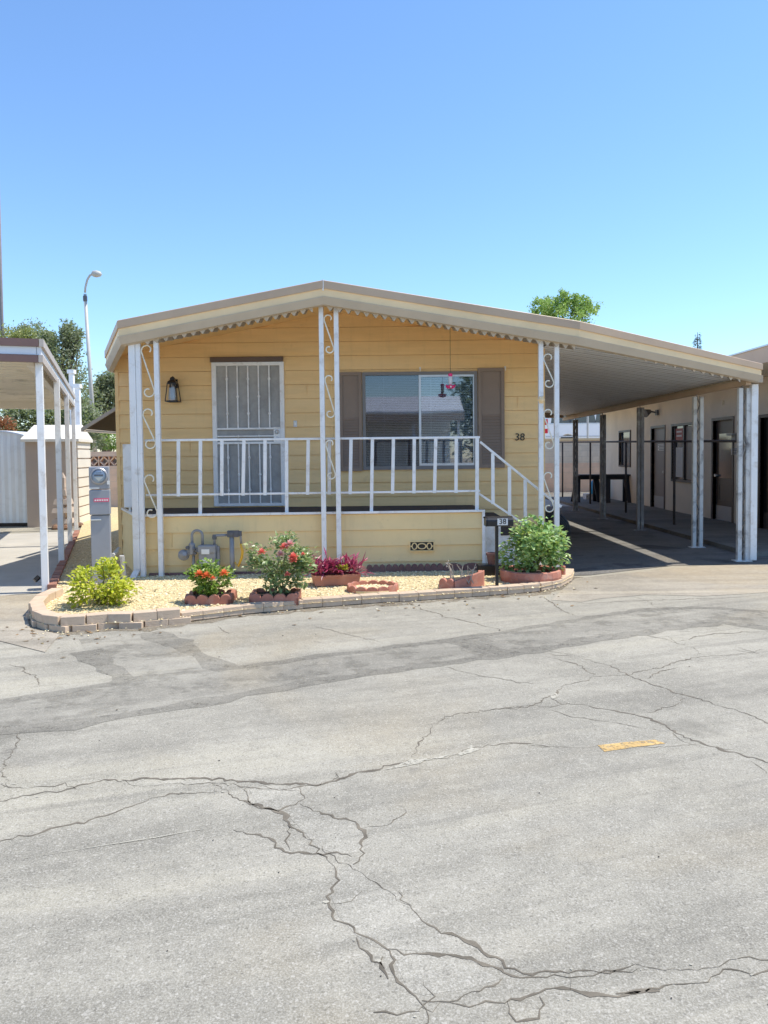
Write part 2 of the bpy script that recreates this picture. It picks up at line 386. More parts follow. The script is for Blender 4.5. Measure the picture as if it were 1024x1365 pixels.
worn(M['seal'], 11, .54, .64, .6); worn(M['patch'], 3, .50, .66, .7); worn(M['crumb'], 40, .51, .59, .9); worn(M['crack'], 30, .58, .66, .55)
M['yel'] = mat('faded_yellow_road_paint', (.56,.37,.14), .8, .2, 9, dirt=(.30,.28,.22), dirt_amt=1, dirt_scale=14); worn(M['yel'], 22, .49, .62, .9)

def sheet(name, pts, z, m, thick=0):
    mb = MB()
    if thick: mb.prism([(p[0], p[1], z-thick) for p in pts], (0,0,thick))
    else: mb.poly([(p[0], p[1], z) for p in pts])
    return struct(mb.build(name, m))
sheet('ground', [(-250,-250),(250,-250),(250,300),(-250,300)], -.012, M['dirt'])
sheet('road', [(-45,-16),(45,-16),(45,27),(-45,27)], 0, M['road'])
mbe = MB()      # higher land behind the block walls
mbe.boxp((-160,23.6,-.5), (-2,260,1.62)); mbe.boxp((-1.99,28.6,-.5), (160,260,1.62))
struct(mbe.build('hillside', M['dirt']))

def strip(pts, w, z, mb, jit=0.0, mi=0, step=.12, taper=True, wj=.35, r=rnd, wander=0.0):
    P2 = []; drift = 0.0
    for i in range(len(pts)-1):
        a, b = pts[i], pts[i+1]; L = (b-a).length; n = max(1, int(L/step)); t = (b-a).normalized(); nn = Vector((-t.y, t.x, 0))
        for k in range(n):
            drift = drift*.86 + r.gauss(0, wander); P2.append(a.lerp(b, k/n) + nn*drift)
    P2.append(pts[-1]); n = len(P2); L = []; Rr = []; slow = 1.0
    for i, p in enumerate(P2):
        t = (P2[min(i+1,n-1)]-P2[max(i-1,0)]); t.z = 0
        if t.length < 1e-6: t = Vector((1,0,0))
        t.normalize(); nn = Vector((-t.y, t.x, 0))
        c = p + nn*r.uniform(-jit, jit)
        slow = max(.25, min(1.8, slow + r.gauss(0, wj*.35))) if wander else 1.0
        ww = w/2*(1 + r.uniform(-wj, wj))*slow
        if taper: ww *= min(1, .25 + 3.0*min(i, n-1-i)/n)
        L.append(c+nn*ww*r.uniform(.5, 1.3)); Rr.append(c-nn*ww*r.uniform(.5, 1.3))
    vs = []
    for a, b in zip(L, Rr): vs += [(a.x,a.y,z), (b.x,b.y,z)]
    mb.add(vs, [(2*i+1, 2*i+3, 2*i+2, 2*i) for i in range(n-1)], mi)

def gl(*pts): return [G(x, y) for x, y in pts]
upper = [(0,932),(75,922),(150,910),(167,905),(150,892),(115,870),(105,852),(215,842),(230,852),(270,875),(300,892),(350,886),(425,875),(512,865),(582,855),(662,845),(762,827),(862,812),(942,810),(1024,815),(1300,850)]
lower = [(-300,1012),(0,976),(100,965),(200,947),(300,931),(400,912),(512,895),(612,881),(712,867),(812,850),(912,835),(962,830),(1024,837),(1300,880)]
sheet('road_patch', [G(-300,965)] + gl(*upper) + gl(*lower)[::-1], .0009, M['patch'])
mb = MB()
strip(gl(*lower[1:]), .15, .0015, mb, .012, taper=False, wj=.2)
strip(gl((-200,955),(0,934),(75,924),(150,911),(167,903)), .14, .0015, mb, .012, taper=False, wj=.2)
strip(gl((167,908),(150,892),(113,868)), .22, .0018, mb, .012, taper=False, wj=.15)
strip(gl((208,842),(230,852),(270,875),(302,894)), .20, .0015, mb, .012, taper=False, wj=.15)
strip(gl((190,844),(205,852),(225,862)), .12, .0016, mb, .012, wj=.2)
strip(gl((300,892),(350,886),(425,875),(512,865),(582,855),(662,845),(762,827),(862,812),(942,810),(1024,815)), .10, .0019, mb, .012, taper=False, wj=.25)
strip(gl((600,853),(640,864),(672,873)), .30, .0021, mb, .01, taper=False, wj=.1)
struct(mb.build('road_seal_strip', M['seal']))
cracks = [
 ([(-60,1075),(0,1068),(60,1058),(105,1050),(160,1040),(240,1038),(290,1039),(330,1044),(380,1046),(430,1045),(470,1035),(512,1026),(545,1016),(600,1008),(627,998),(650,997),(680,992),(700,992),(760,995),(850,995),(935,994)], .016),
 ([(160,1040),(190,1050),(240,1047),(290,1046),(335,1049),(380,1050),(430,1042)], .012),
 ([(0,1045),(50,1047),(90,1042),(115,1052)], .01), ([(-40,1128),(0,1120),(50,1110),(110,1094),(160,1080),(205,1062),(240,1056),(290,1055)], .010),
 ([(287,1045),(330,1070),(375,1087),(400,1107),(425,1132),(440,1155),(437,1195),(450,1225),(475,1250),(500,1265),(510,1290),(519,1305),(542,1325),(562,1345),(560,1372)], .020),
 ([(475,1250),(485,1262),(496,1282),(512,1292)], .014),
 ([(400,1072),(435,1087),(470,1097),(487,1112),(480,1137),(470,1152)], .009), ([(310,1107),(350,1122),(390,1135),(425,1137),(470,1142)], .009),
 ([(425,1130),(470,1152),(500,1170),(537,1192),(572,1232),(602,1245),(627,1262),(677,1287),(697,1295),(747,1290),(812,1297),(872,1290),(962,1280),(1024,1270),(1080,1262)], .012),
 ([(330,1050),(332,1065),(345,1075),(370,1080),(398,1073),(404,1065),(400,1050)], .008), ([(487,1105),(512,1098),(530,1090),(540,1078)], .006),
 ([(386,1100),(384,1120),(388,1134)], .008),
 ([(517,1267),(562,1270),(607,1275),(642,1290),(672,1305),(752,1307),(762,1320)], .009), ([(562,1330),(627,1320),(672,1305)], .008),
 ([(512,1275),(519,1305)], .016),
 ([(562,1340),(612,1337),(672,1335),(722,1327),(762,1320),(822,1325),(862,1325),(892,1322),(937,1315),(962,1302),(1002,1297),(1024,1290),(1080,1280)], .015),
 ([(822,1327),(850,1328),(880,1322)], .02),
 ([(677,1335),(677,1352),(690,1363),(712,1355),(721,1328)], .007), ([(752,1305),(800,1300),(862,1292)], .006),
 ([(500,1356),(530,1350),(560,1350)], .007),
 ([(577,885),(637,900),(672,906),(712,911)], .010), ([(727,867),(772,875),(812,887),(832,900),(862,910),(912,925),(947,937),(1024,962),(1080,980)], .013),
 ([(862,847),(902,857),(930,867),(927,877)], .011), ([(577,965),(612,952),(652,945),(712,941),(742,925),(757,911),(792,902),(837,900),(892,885),(927,877),(997,870),(1024,865),(1080,856)], .013),
 ([(652,947),(690,944),(712,941)], .018),
 ([(712,941),(735,943),(757,937),(812,945),(852,952),(882,965),(912,980),(937,990),(962,997),(1024,1015),(1080,1030)], .013),
 ([(732,947),(777,962),(832,967),(892,975)], .007), ([(912,930),(890,942),(862,950)], .006), ([(862,905),(880,895),(905,890)], .006),
 ([(772,805),(862,800),(1024,795)], .010), ([(722,795),(737,805),(769,822)], .012), ([(542,805),(592,822),(637,832),(667,839)], .010),
 ([(15,885),(50,900),(52,915)], .012), ([(25,975),(10,1000),(5,1030),(15,1050)], .016), ([(290,835),(305,845)], .012), ([(420,835),(465,845),(507,856)], .010),
 ([(510,862),(530,866)], .02), ([(740,877),(765,885),(790,900)], .007), ([(900,855),(960,845),(1024,842)], .007), ([(577,965),(560,985),(550,1010)], .009),
 ([(830,790),(860,800),(880,812)], .008), ([(0,842),(60,838),(100,842)], .007), ([(1000,1015),(1024,1032)], .006), ([(980,862),(1010,872),(1024,878)], .008),
]
slab = MB()            # pale worn slabs inside the ring cracks
for pl in ([(332,1052),(346,1075),(372,1079),(398,1072),(403,1060),(398,1051),(365,1047)], [(378,1082),(404,1075),(437,1089),(470,1099),(486,1113),(479,1136),(450,1139),(425,1130),(402,1106)],
           [(446,1160),(470,1156),(500,1174),(535,1195),(570,1235),(600,1248),(625,1266),(640,1286),(605,1273),(560,1268),(517,1265),(498,1262),(474,1246),(452,1222),(440,1190)],
           [(522,1272),(562,1273),(606,1279),(640,1292),(668,1305),(626,1318),(564,1327),(545,1322)], [(160,1043),(240,1041),(288,1043),(240,1046),(190,1049)]):
    slab.poly([(p.x, p.y, .0006) for p in gl(*pl)])
struct(slab.build('road_slab', M['slab']))
mb = MB(); mc = MB()
for pts, w in cracks:
    g = gl(*pts)
    strip(g, w*.36+.0040, .0014, mb, .005, step=.022, wj=.6, wander=.0080)
    # finer hair branches and chipped pale edges
    for i in range(len(g)-1):
        if rnd.random() < .09:
            p = g[i].lerp(g[i+1], rnd.random()); a = rnd.uniform(0, 6.28); L = rnd.uniform(.08, .3)
            q = p + Vector((math.cos(a)*L, math.sin(a)*L, 0)); mid = p.lerp(q, .5) + Vector((rnd.uniform(-.04,.04), rnd.uniform(-.04,.04), 0))
            strip([p, mid, q], .0045, .0013, mb, .004, step=.025, wj=.5, wander=.006)
        n = int((g[i+1]-g[i]).length*9*w/.012)
        for k in range(n):
            if rnd.random() < .45:
                p = g[i].lerp(g[i+1], rnd.random()) + Vector((rnd.gauss(0,w*.8), rnd.gauss(0,w*.8), 0)); s_ = rnd.uniform(.003,.010)
                m = rnd.randint(3,5); a = rnd.uniform(0,6.28)
                mc.poly([(p.x+math.cos(a+6.28*j/m)*s_*rnd.uniform(.6,1.6), p.y+math.sin(a+6.28*j/m)*s_*rnd.uniform(.5,1), .0027) for j in range(m)])
for poly in ([(512,1027),(530,1020),(548,1013),(570,1012),(560,1018),(535,1023)], [(608,1006),(622,1000),(629,991),(631,998),(640,999),(628,1004),(612,1008)], [(733,928),(742,924),(744,930),(736,932)], [(600,1006),(560,1015),(590,1011)]):
    mc.poly([(p.x, p.y, .0026) for p in gl(*poly)])
strip(gl((30,1145),(120,1131),(210,1116),(285,1104)), .006, .0026, mc, .004, step=.1)
strip(gl((287,1040),(286,1060)), .006, .0026, mc, .003)
struct(mb.build('road_crack', M['crack'])); struct(mc.build('road_crack_rubble', M['crumb']))
mb = MB(); mb.poly([(p.x, p.y, .0024) for p in gl((797,994),(835,989.5),(873,986.5),(887,991.5),(845,996.5),(806,1002.5))])
struct(mb.build('road_paint_mark', M['yel']))
# loose dark bits on the asphalt
mb = MB()
for i in range(34):
    p = G(rnd.uniform(0,1024), rnd.uniform(830,1360)); s_ = rnd.uniform(.002,.006)*max(.6,p.y/4)
    mb.lathe((p.x,p.y,.002), [(s_*.6,0),(s_,s_*.3),(s_*.4,s_*.5)], 5)
tag(mb.build('road_grit', M['soil']), 'dark grit and dry leaf bits scattered on the asphalt', 'grit', kind='stuff')

# pale driveway apron and the neighbour's concrete pad
sheet('driveway', gl((768,771),(900,757),(1060,748),(1400,758),(1400,800),(1024,790),(940,795),(862,793),(800,798),(775,803),(735,800),(752,784)), .0026, M['tanconc'])
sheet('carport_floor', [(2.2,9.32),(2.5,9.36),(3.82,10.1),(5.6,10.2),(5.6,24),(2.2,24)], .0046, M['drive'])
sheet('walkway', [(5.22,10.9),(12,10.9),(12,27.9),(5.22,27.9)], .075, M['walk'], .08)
sheet('back_yard', [(2.2,21.5),(5.21,21.5),(5.21,27.9),(2.2,27.9)], .006, M['concrete'])
sheet('concrete_pad', gl((-300,802),(0,794),(62,794),(36,822),(40,838),(80,846),(60,870),(-20,850),(-300,870)), .0048, M['tanconc'])
D = Vector((-.348, .9375, 0)); Dn = Vector((-.9375, -.348, 0))    # the neighbour's lot is turned about 20 degrees
NC = Vector((-3.93, 8.5, 0))
q = [NC + D*.0, NC + D*7.6, NC + D*7.6 + Dn*7, NC + Dn*7]
sheet('neighbour_driveway', [(p.x,p.y) for p in q], .0052, M['concrete'])
# ------------------------------------------------------------------ gravel bed and curb
curb_px = [(63,803),(48,810),(39,820),(42,833),(59,840),(83,843),(108,841.6),(139,838.6),(171,838),(227,833),(325,820),(405,812),(510,804),(540,802.5),(613,797.5),(682,792.6),(722,789),(749,783),(763,775),(766,768)]
curb = gl(*curb_px)
FRONT = lambda x: 9.54 + .054*x                  # plan line of the porch front
WALLY = 10.7
left_e = [NC + D*t for t in (0, 2, 4, 6, 8, 10)]
bed = [(p.x,p.y) for p in curb] + [(2.25,9.35),(1.2,FRONT(1.2)),(-3.15,FRONT(-3.15)),(-3.8,10.7),(-3.87,21),(-9.2,22.6)] + [(p.x+.1,p.y) for p in left_e[::-1]]
BZ = .055
sheet('gravel_bed', bed, BZ, M['grave_base'])
def inside(x, y, poly):
    c = False; n = len(poly)
    for i in range(n):
        x1,y1 = poly[i]; x2,y2 = poly[i-1]
        if (y1 > y) != (y2 > y) and x < (x2-x1)*(y-y1)/(y2-y1)+x1: c = not c
    return c
M['pebble'] = leafmat('pale_yellow_pebbles', [(.80,.66,.36),(.86,.74,.46),(.68,.53,.27),(.88,.79,.55),(.40,.30,.15),(.82,.68,.38)], .8, 0)
mb = MB()
def pebble(x, y, z, s):
    a = rnd.uniform(0, 6.28); ca, sa = math.cos(a), math.sin(a); h = s*rnd.uniform(.5,.8); k = rnd.uniform(.6,.95)
    pts = []
    for j in range(5):
        t = j*6.283/5 + rnd.uniform(-.3,.3); px_, py_ = math.cos(t)*s, math.sin(t)*s*k
        pts.append((x+px_*ca-py_*sa, y+px_*sa+py_*ca, z+h*rnd.uniform(.0,.35)))
    pts.append((x+rnd.uniform(-.3,.3)*s, y+rnd.uniform(-.3,.3)*s, z+h))
    mb.add(pts, [(j, (j+1)%5, 5) for j in range(5)])
npb = 0
while npb < 27000:
    if npb < 23500: x, y = rnd.uniform(-4,2.3), rnd.uniform(6.4,9.6)
    else: x, y = rnd.uniform(-6.2,-3.6), rnd.uniform(9.3,13.5)
    if inside(x, y, bed):
        pebble(x, y, BZ-.004+rnd.uniform(0,.008), (rnd.uniform(.005,.013) if rnd.random() < .9 else rnd.uniform(.013,.022))); npb += 1
for i in range(70):                                   # strays in the gutter
    j = rnd.randint(4,17); p = curb[j].lerp(curb[j+1], rnd.random()) + Vector((0,-rnd.expovariate(9),0))
    pebble(p.x, p.y, .008, rnd.uniform(.006,.014))
tag(mb.build('gravel', M['pebble']), 'pale yellow decorative gravel filling the planting bed', 'gravel', kind='stuff')

M['gutter'] = worn(asphalt('gutter_dirt', (.20,.165,.115), .4, 0), 9, .46, .60, .95)
mb = MB(); strip([p+Vector((0,-.05,0)) for p in curb], .16, .0012, mb, .02, taper=False, wj=.5, step=.08); struct(mb.build('gutter_dirt', M['gutter']))
M['litter'] = leafmat('dry_leaf_litter', [(.20,.12,.06),(.30,.19,.09),(.12,.08,.045),(.36,.27,.13)], .8, .1)
mb = MB()
for i in range(230):
    if i < 130:
        x, y = rnd.uniform(-4,2.2), rnd.uniform(6.6,9.4); z = BZ+.02
        if not inside(x, y, bed): continue
    else: p = curb[rnd.randint(3,18)]; x, y, z = p.x+rnd.uniform(-.2,.2), p.y-rnd.expovariate(5), .004
    a = rnd.uniform(0,6.28); L = rnd.uniform(.012,.035); w = L*rnd.uniform(.3,.6); ca, sa = math.cos(a), math.sin(a)
    mb.poly([(x-ca*L,y-sa*L,z),(x+sa*w,y-ca*w,z+rnd.uniform(0,.01)),(x+ca*L,y+sa*L,z+.004),(x-sa*w,y+ca*w,z+rnd.uniform(0,.01))])
tag(mb.build('leaf_litter', M['litter']), 'dry brown leaf litter scattered over the gravel bed and gutter', 'leaf litter', kind='stuff')
def brick_mesh(name, d, m):
    mb = MB(); mb.box((0,0,d[2]/2), d); o = mb.build(name, m, bevel=.005); return o
def resample(pts, step):
    out = []; acc = 0; need = 0
    for a, b in zip(pts[:-1], pts[1:]):
        L = (b-a).length; t = need - acc
        while t <= L:
            p = a.lerp(b, t/L); out.append((p, math.atan2((b-a).y, (b-a).x))); t += step
        acc += L; need = acc + (t - L)
    return out
curb_in = []                                          # line of brick centres, moved in from the traced outer foot
for i, p in enumerate(curb):
    t = (curb[min(i+1,len(curb)-1)] - curb[max(i-1,0)]).normalized(); curb_in.append(p + Vector((-t.y, t.x, 0))*.07)
proto = brick_mesh('curb_brick', (.204,.125,.085), M['curb']); first = True
bricks = resample(curb_in, .205)
for i, (p, a) in enumerate(bricks):
    o = proto if first else proto.copy()
    if not first: COL.objects.link(o)
    first = False
    two = p.x < -1.9
    o.location = (p.x+rnd.uniform(-.002,.002), p.y+rnd.uniform(-.002,.002), (.050 if two else .006)+rnd.uniform(-.002,.002))
    o.rotation_euler = (rnd.uniform(-.01,.01), rnd.uniform(-.006,.006), a+rnd.uniform(-.012,.012))
    if two: tag(o, 'tan brick laid in the top course of the gravel bed curb on its left end', 'brick', 'upper course curb bricks')
    else: tag(o, 'tan brick in the single row edging the gravel bed along the road', 'brick', 'single row curb bricks')
    if two:
        c = proto.copy(); COL.objects.link(c)
        c.location = (p.x+math.cos(a)*.1, p.y+math.sin(a)*.1-.012, -.03); c.rotation_euler = (0, 0, a+rnd.uniform(-.03,.03))
        tag(c, 'tan brick in the bottom course of the gravel bed curb on its left end', 'brick', 'lower course curb bricks')
p2 = brick_mesh('edging_brick', (.2,.095,.075), M['rbrick']); first = True
for p, a in resample([NC + D*.05, NC + D*6.8], .208):
    o = p2 if first else p2.copy()
    if not first: COL.objects.link(o)
    first = False
    o.location = (p.x+.06, p.y, .02+rnd.uniform(-.008,.008)); o.rotation_euler = (0,rnd.uniform(-.04,.04),a+rnd.uniform(-.05,.05))
    tag(o, 'red edging brick between the gravel and the neighbouring carport posts', 'brick', 'red bricks edging the neighbouring drive')

# ------------------------------------------------------------------ the mobile home
RX, RZ = -.78, 3.66
def zroof(x): return RZ - (.19*(RX-x) if x < RX else .164*(x-RX))
home = thing('mobile_home', (-.8, 12, 0), 'tan mobile home number 38 with white porch railing and attached carport', 'mobile home')
def hp(mb, name, m, **k): return mb.build(name, m, home, **k)

def siding(mb, o, u, n, x0, x1, z0, ztop, row=.2, holes=(), off=.018, z_start=None, mi=0, smooth_above=99):
    """lap boards on a wall starting at o along u, outward normal n"""
    o = Vector(o); u = Vector(u); n = Vector(n)
    zmax = max(ztop(x0 + (x1-x0)*i/40) for i in range(41))
    zb = z0 if z_start is None else z_start
    def pt(x, z, d): q = o + u*x + n*d; return (q.x, q.y, z)
    off0 = off
    while zb < zmax:
        zt = zb + row
        off = .004 if zb > smooth_above else off0
        cuts = sorted({max(zb, z0), zt} | {h[2] for h in holes if zb < h[2] < zt} | {h[3] for h in holes if zb < h[3] < zt})
        for a, b in zip(cuts[:-1], cuts[1:]):
            iv = [(x0, x1)]
            for h in holes:
                if h[2] < b-1e-6 and h[3] > a+1e-6:
                    niv = []
                    for s, e in iv:
                        if h[1] <= s or h[0] >= e: niv.append((s, e)); continue
                        if h[0] > s: niv.append((s, h[0]))
                        if h[1] < e: niv.append((h[1], e))
                    iv = niv
            gap = (.0034 if off > .01 else .0015) if (off and a == max(zb, z0)) else 0
            da, db = off*(1-(a-zb)/row), off*(1-(b-zb)/row)
            for s, e in iv:
                k = 1 if min(ztop(s), ztop(e)) > b else max(1, int((e-s)/.1))
                for i in range(k):
                    xa, xb = s+(e-s)*i/k, s+(e-s)*(i+1)/k
                    ta, tb = ztop(xa), ztop(xb)
                    if max(ta, tb) <= a: continue
                    za1, za2 = min(a, ta), min(a, tb); zb1, zb2 = min(b, ta), min(b, tb)
                    mb.poly([pt(xa, min(za1+gap,zb1), da), pt(xb, min(za2+gap,zb2), da), pt(xb, zb2, db), pt(xa, zb1, db)], mi)
                    if gap:
                        e1, e2 = min(za1+gap,zb1), min(za2+gap,zb2)
                        mb.poly([pt(xa, e1, -.02), pt(xb, e2, -.02), pt(xb, e2, da), pt(xa, e1, da)], mi)
                        mb.poly([pt(xa, za1, -.02), pt(xb, za2, -.02), pt(xb, e2, -.02), pt(xa, e1, -.02)], mi)
                        mb.poly([pt(xa, za1, 0), pt(xb, za2, 0), pt(xb, za2, -.02), pt(xa, za1, -.02)], mi)
        zb = zt

# front wall with openings for the window and the door
XL, XR = P(157,560,WALLY).x, P(724,560,WALLY).x
wl, wr = P(486.5,560,WALLY).x, P(633.5,560,WALLY).x
wb, wt = P(560,622,WALLY).z, P(560,499,WALLY).z
dl, dr = P(285,560,WALLY).x, P(379,560,WALLY).x
FZ = .815                                                     # porch floor
db_, dt = FZ+.012, P(330,483,WALLY).z
mb = MB()
siding(mb, (0,WALLY,0), (1,0,0), (0,-1,0), XL, XR, 0, lambda x: zroof(x)-.10, .2, [(wl,wr,wb,wt),(dl,dr,db_,dt)], z_start=P(640,585.5,WALLY).z-1.4, smooth_above=P(300,436,WALLY).z)
zrow = P(640,585.5,WALLY).z-1.4
for k, px in ((6,253),(9,690),(10,410)):
    x = P(px,560,WALLY).x; z0 = zrow+.2*k; mb.boxp((x-.0015,WALLY-.0185,z0+.02),(x+.0015,WALLY+.02,z0+.19))
# vertical joint battens seen on the boards
mb.boxp((P(441,420,WALLY).x-.012, WALLY-.018, FZ), (P(441,420,WALLY).x+.012, WALLY+.02, zroof(-.8)-.11))
hp(mb, 'front_wall', M['tan'])
mb = MB()
siding(mb, (XL,10.7,0), (0,1,0), (-1,0,0), 0, 12.5, 0, lambda x: zroof(XL)-.05, .2)
siding(mb, (XR,10.7,0), (0,1,0), (1,0,0), 0, 12.5, 0, lambda x: zroof(XR)-.05, .2)
mb.poly([(XL,23.2,0),(XR,23.2,0),(XR,23.2,zroof(XR)-.05),(RX,23.2,RZ-.05),(XL,23.2,zroof(XL)-.05)])
mb.boxp((XL-.022,WALLY-.02,0),(XL+.028,WALLY+.05,zroof(XL)-.11)); mb.boxp((XR-.028,WALLY-.02,0),(XR+.022,WALLY+.05,zroof(XR)-.11))
hp(mb, 'side_wall', M['tan'])
# roof: plan outline and its two slopes
KX, KY = P(773,432,9.3).x, 9.3
EX, EY = 5.045, 10.2
LX, LY = P(157,432,9.12).x, 9.12
LX2, LY2 = -4.02, 10.7
FY = lambda x: LY + (KY-LY)*(x-LX)/(KX-LX)
mb = MB()
def rp(x, y, dz=0): return (x, y, zroof(x)+dz)
for dz, fl in ((-.004, 1), (-.10, -1)):
    lft = [rp(LX,LY,dz), rp(RX,FY(RX),dz), rp(RX,23.5,dz), rp(LX2,23.5,dz), rp(LX2,LY2,dz)]
    rgt = [rp(RX,FY(RX),dz), rp(KX,KY,dz), rp(EX,EY,dz), rp(EX,21.2,dz), rp(XR+.1,21.2,dz), rp(XR+.1,23.5,dz), rp(RX,23.5,dz)]
    if fl < 0: lft = [(x, y+.03, z) for x,y,z in lft]; rgt = [(x, y+.03, z) for x,y,z in rgt]
    for pl in (lft, rgt): mb.poly(pl if fl > 0 else pl[::-1], 0 if fl > 0 else 1)
mb.boxp((RX-.008, FY(RX)-.006, RZ-.12), (RX+.008, FY(RX)+.3, RZ+.012), 2)        # bright joint at the ridge
hp(mb, 'roof', [M['roof'], M['tan'], M['white']])
# three-step fascia following the front edge, mitred in plan
path = [(LX2,23.5),(LX2,LY2),(LX,LY),(RX,FY(RX)),(KX,KY),(EX,EY),(EX,21.2)]
def mitre(path, i):
    ns = []
    for a, b in ((i-1,i),(i,i+1)):
        if a >= 0 and b < len(path):
            d = Vector((path[b][0]-path[a][0], path[b][1]-path[a][1])).normalized(); ns.append(Vector((d.y, -d.x)))
    n = sum(ns, Vector((0,0))); n.normalize(); return n/ max(.3, n.dot(ns[0]))
def fascia(prof, m, name, i0=0, i1=None, par=None):
    mb = MB(); rows = []
    ids = range(i0, (i1 or len(path)-1)+1)
    for i in ids:
        n = mitre(path, i); x, y = path[i]; sc = 1.0 if i not in (5, 6) else .82
        rows.append([(x+n.x*o, y+n.y*o, zroof(x)+z*sc*.88) for o, z in prof])
    for a, b in zip(rows[:-1], rows[1:]):
        for j in range(len(prof)-1): mb.poly([a[j], a[j+1], b[j+1], b[j]])
    return hp(mb, name, m)
fascia([(-.25,.004),(0,.008),(.006,.0),(.006,-.105),(-.03,-.108)], M['cap'], 'roof_edge_cap')
fascia([(-.05,-.10),(-.010,-.104),(-.010,-.212),(-.05,-.215)], M['creamf'], 'fascia_band')
fascia([(-.03,-.209),(.004,-.211),(.002,-.222),(-.035,-.318),(-.10,-.325),(-.10,-.20)], M['greyf'], 'fascia_valance')
# corrugated pan ends that show as teeth under the valance
mb = MB()
def teeth(a, b, depth=.35, pitch=.112, top=-.288, bot=-.335):
    a = Vector(a); b = Vector(b); d = b-a; L = d.length; d.normalize(); inn = Vector((-d.y, d.x)); n = int(L/pitch)
    pr = []
    for i in range(n):
        t = i*pitch
        pr += [(t, top), (t+pitch*.30, top), (t+pitch*.62, bot), (t+pitch*.72, bot)]
    for (t1,z1),(t2,z2) in zip(pr[:-1], pr[1:]):
        q1 = a+d*t1; q2 = a+d*t2; Z1 = zroof(q1.x)+z1; Z2 = zroof(q2.x)+z2
        q3 = q2+inn*depth; q4 = q1+inn*depth
        mb.poly([(q1.x,q1.y,Z1),(q2.x,q2.y,Z2),(q3.x,q3.y,Z2+.06),(q4.x,q4.y,Z1+.06)])
        mb.poly([(q1.x,q1.y,Z1),(q2.x,q2.y,Z2),(q2.x,q2.y,zroof(q2.x)+top+.06),(q1.x,q1.y,zroof(q1.x)+top+.06)], 1)
teeth((LX+.25,FY(LX+.25)+.09),(RX,FY(RX)+.09)); teeth((RX,FY(RX)+.09),(KX,KY+.09)); teeth((KX,KY+.09),(EX-.15,EY+.03), .1, .15, -.232, -.29)
hp(mb, 'corrugated_trim', [M['corr'], M['greyf']])
# carport ceiling of ribbed pans running down the slope
mb = MB()
prof = []; y = 9.32
while y < 21.2:
    prof += [(y,0),(y+.002,-.045),(y+.026,-.045),(y+.028,0),(y+.15,0),(y+.152,-.012),(y+.162,-.012),(y+.164,0)]; y += .305
def xr(y): return min(EX-.08, KX+(y-KY-.1)*(EX-KX)/(EY-KY))
for (ya,za),(yb,zb) in zip(prof[:-1], prof[1:]):
    x0 = XR-.02
    if xr(ya) <= x0+.02: continue
    mb.poly([(x0,ya,zroof(x0)-.16-za),(xr(ya),ya,zroof(xr(ya))-.16-za),(xr(yb),yb,zroof(xr(yb))-.16-zb),(x0,yb,zroof(x0)-.16-zb)], 1 if za < 0 or zb < 0 else 0)
hp(mb, 'carport_ceiling', [M['ceil'], M['seam']])
mb = MB(); ez = zroof(EX)
mb.boxp((EX-.16,EY+.12,ez-.265),(EX-.09,21.15,ez-.19)); mb.boxp((EX-.06,EY+.10,ez-.235),(EX+.06,21.2,ez-.14),1)
mb.boxp((XR+.03,21.0,ez-.19),(EX-.17,21.12,ez-.05))
hp(mb, 'eave_beam', [M['cap'], M['greyf']])
# window: frame, two panes, blinds, room behind
win = MB()
for a, b in (((wl-.03,wt-.01),(wr+.03,wt+.035)), ((wl-.03,wb-.04),(wr+.03,wb+.012))):
    win.boxp((a[0],WALLY-.035,a[1]),(b[0],WALLY+.05,b[1]))
win.boxp((wl-.03,WALLY-.034,wb+.012),(wl+.012,WALLY+.05,wt-.01)); win.boxp((wr-.015,WALLY-.034,wb+.012),(wr+.03,WALLY+.05,wt-.01))
wm = P(560,560,WALLY).x

window = hp(win, 'window', M['winframe'])
mb = MB(); mb.boxp((wm-.016,WALLY-.03,wb+.0125),(wm+.016,WALLY+.03,wt-.0105)); mb.boxp((wm+.0165,WALLY-.022,wt-.038),(wr-.0155,WALLY+.02,wt-.0105)); mb.boxp((wm+.0165,WALLY-.022,wb+.0125),(wr-.0155,WALLY+.02,wb+.045)); mb.boxp((wr-.030,WALLY-.022,wb+.0455),(wr-.0155,WALLY+.02,wt-.0385)); mb.build('sliding_sash', M['alum'], window)
mb = MB(); mb.boxp((wl+.012,WALLY+.0,wb+.012),(wm-.018,WALLY+.005,wt-.01)); mb.build('pane', M['pane_l'], window)
mb = MB(); mb.boxp((wm+.018,WALLY-.006,wb+.045),(wr-.031,WALLY-.001,wt-.039)); mb.build('pane', M['pane_r'], window)
mb = MB(); z = wb+.02
while z < wt-.03:
    for xa, xb in ((wl+.015,wm-.02),(wm+.02,wr-.02)):
        mb.poly([(xa,WALLY+.055,z),(xb,WALLY+.055,z),(xb,WALLY+.075,z+.017),(xa,WALLY+.075,z+.017)])
    z += .024
for px in (512,575,615): x = P(px,560,WALLY).x; mb.boxp((x-.004,WALLY+.05,wb+.02),(x+.004,WALLY+.053,wt-.03))
mb.build('blind', M['blind'], window)
mb = MB(); mb.boxp((wl-.2,WALLY+.12,wb-.2),(wr+.2,WALLY+.14,wt+.2)); mb.build('room_backdrop', M['darkroom'], window)
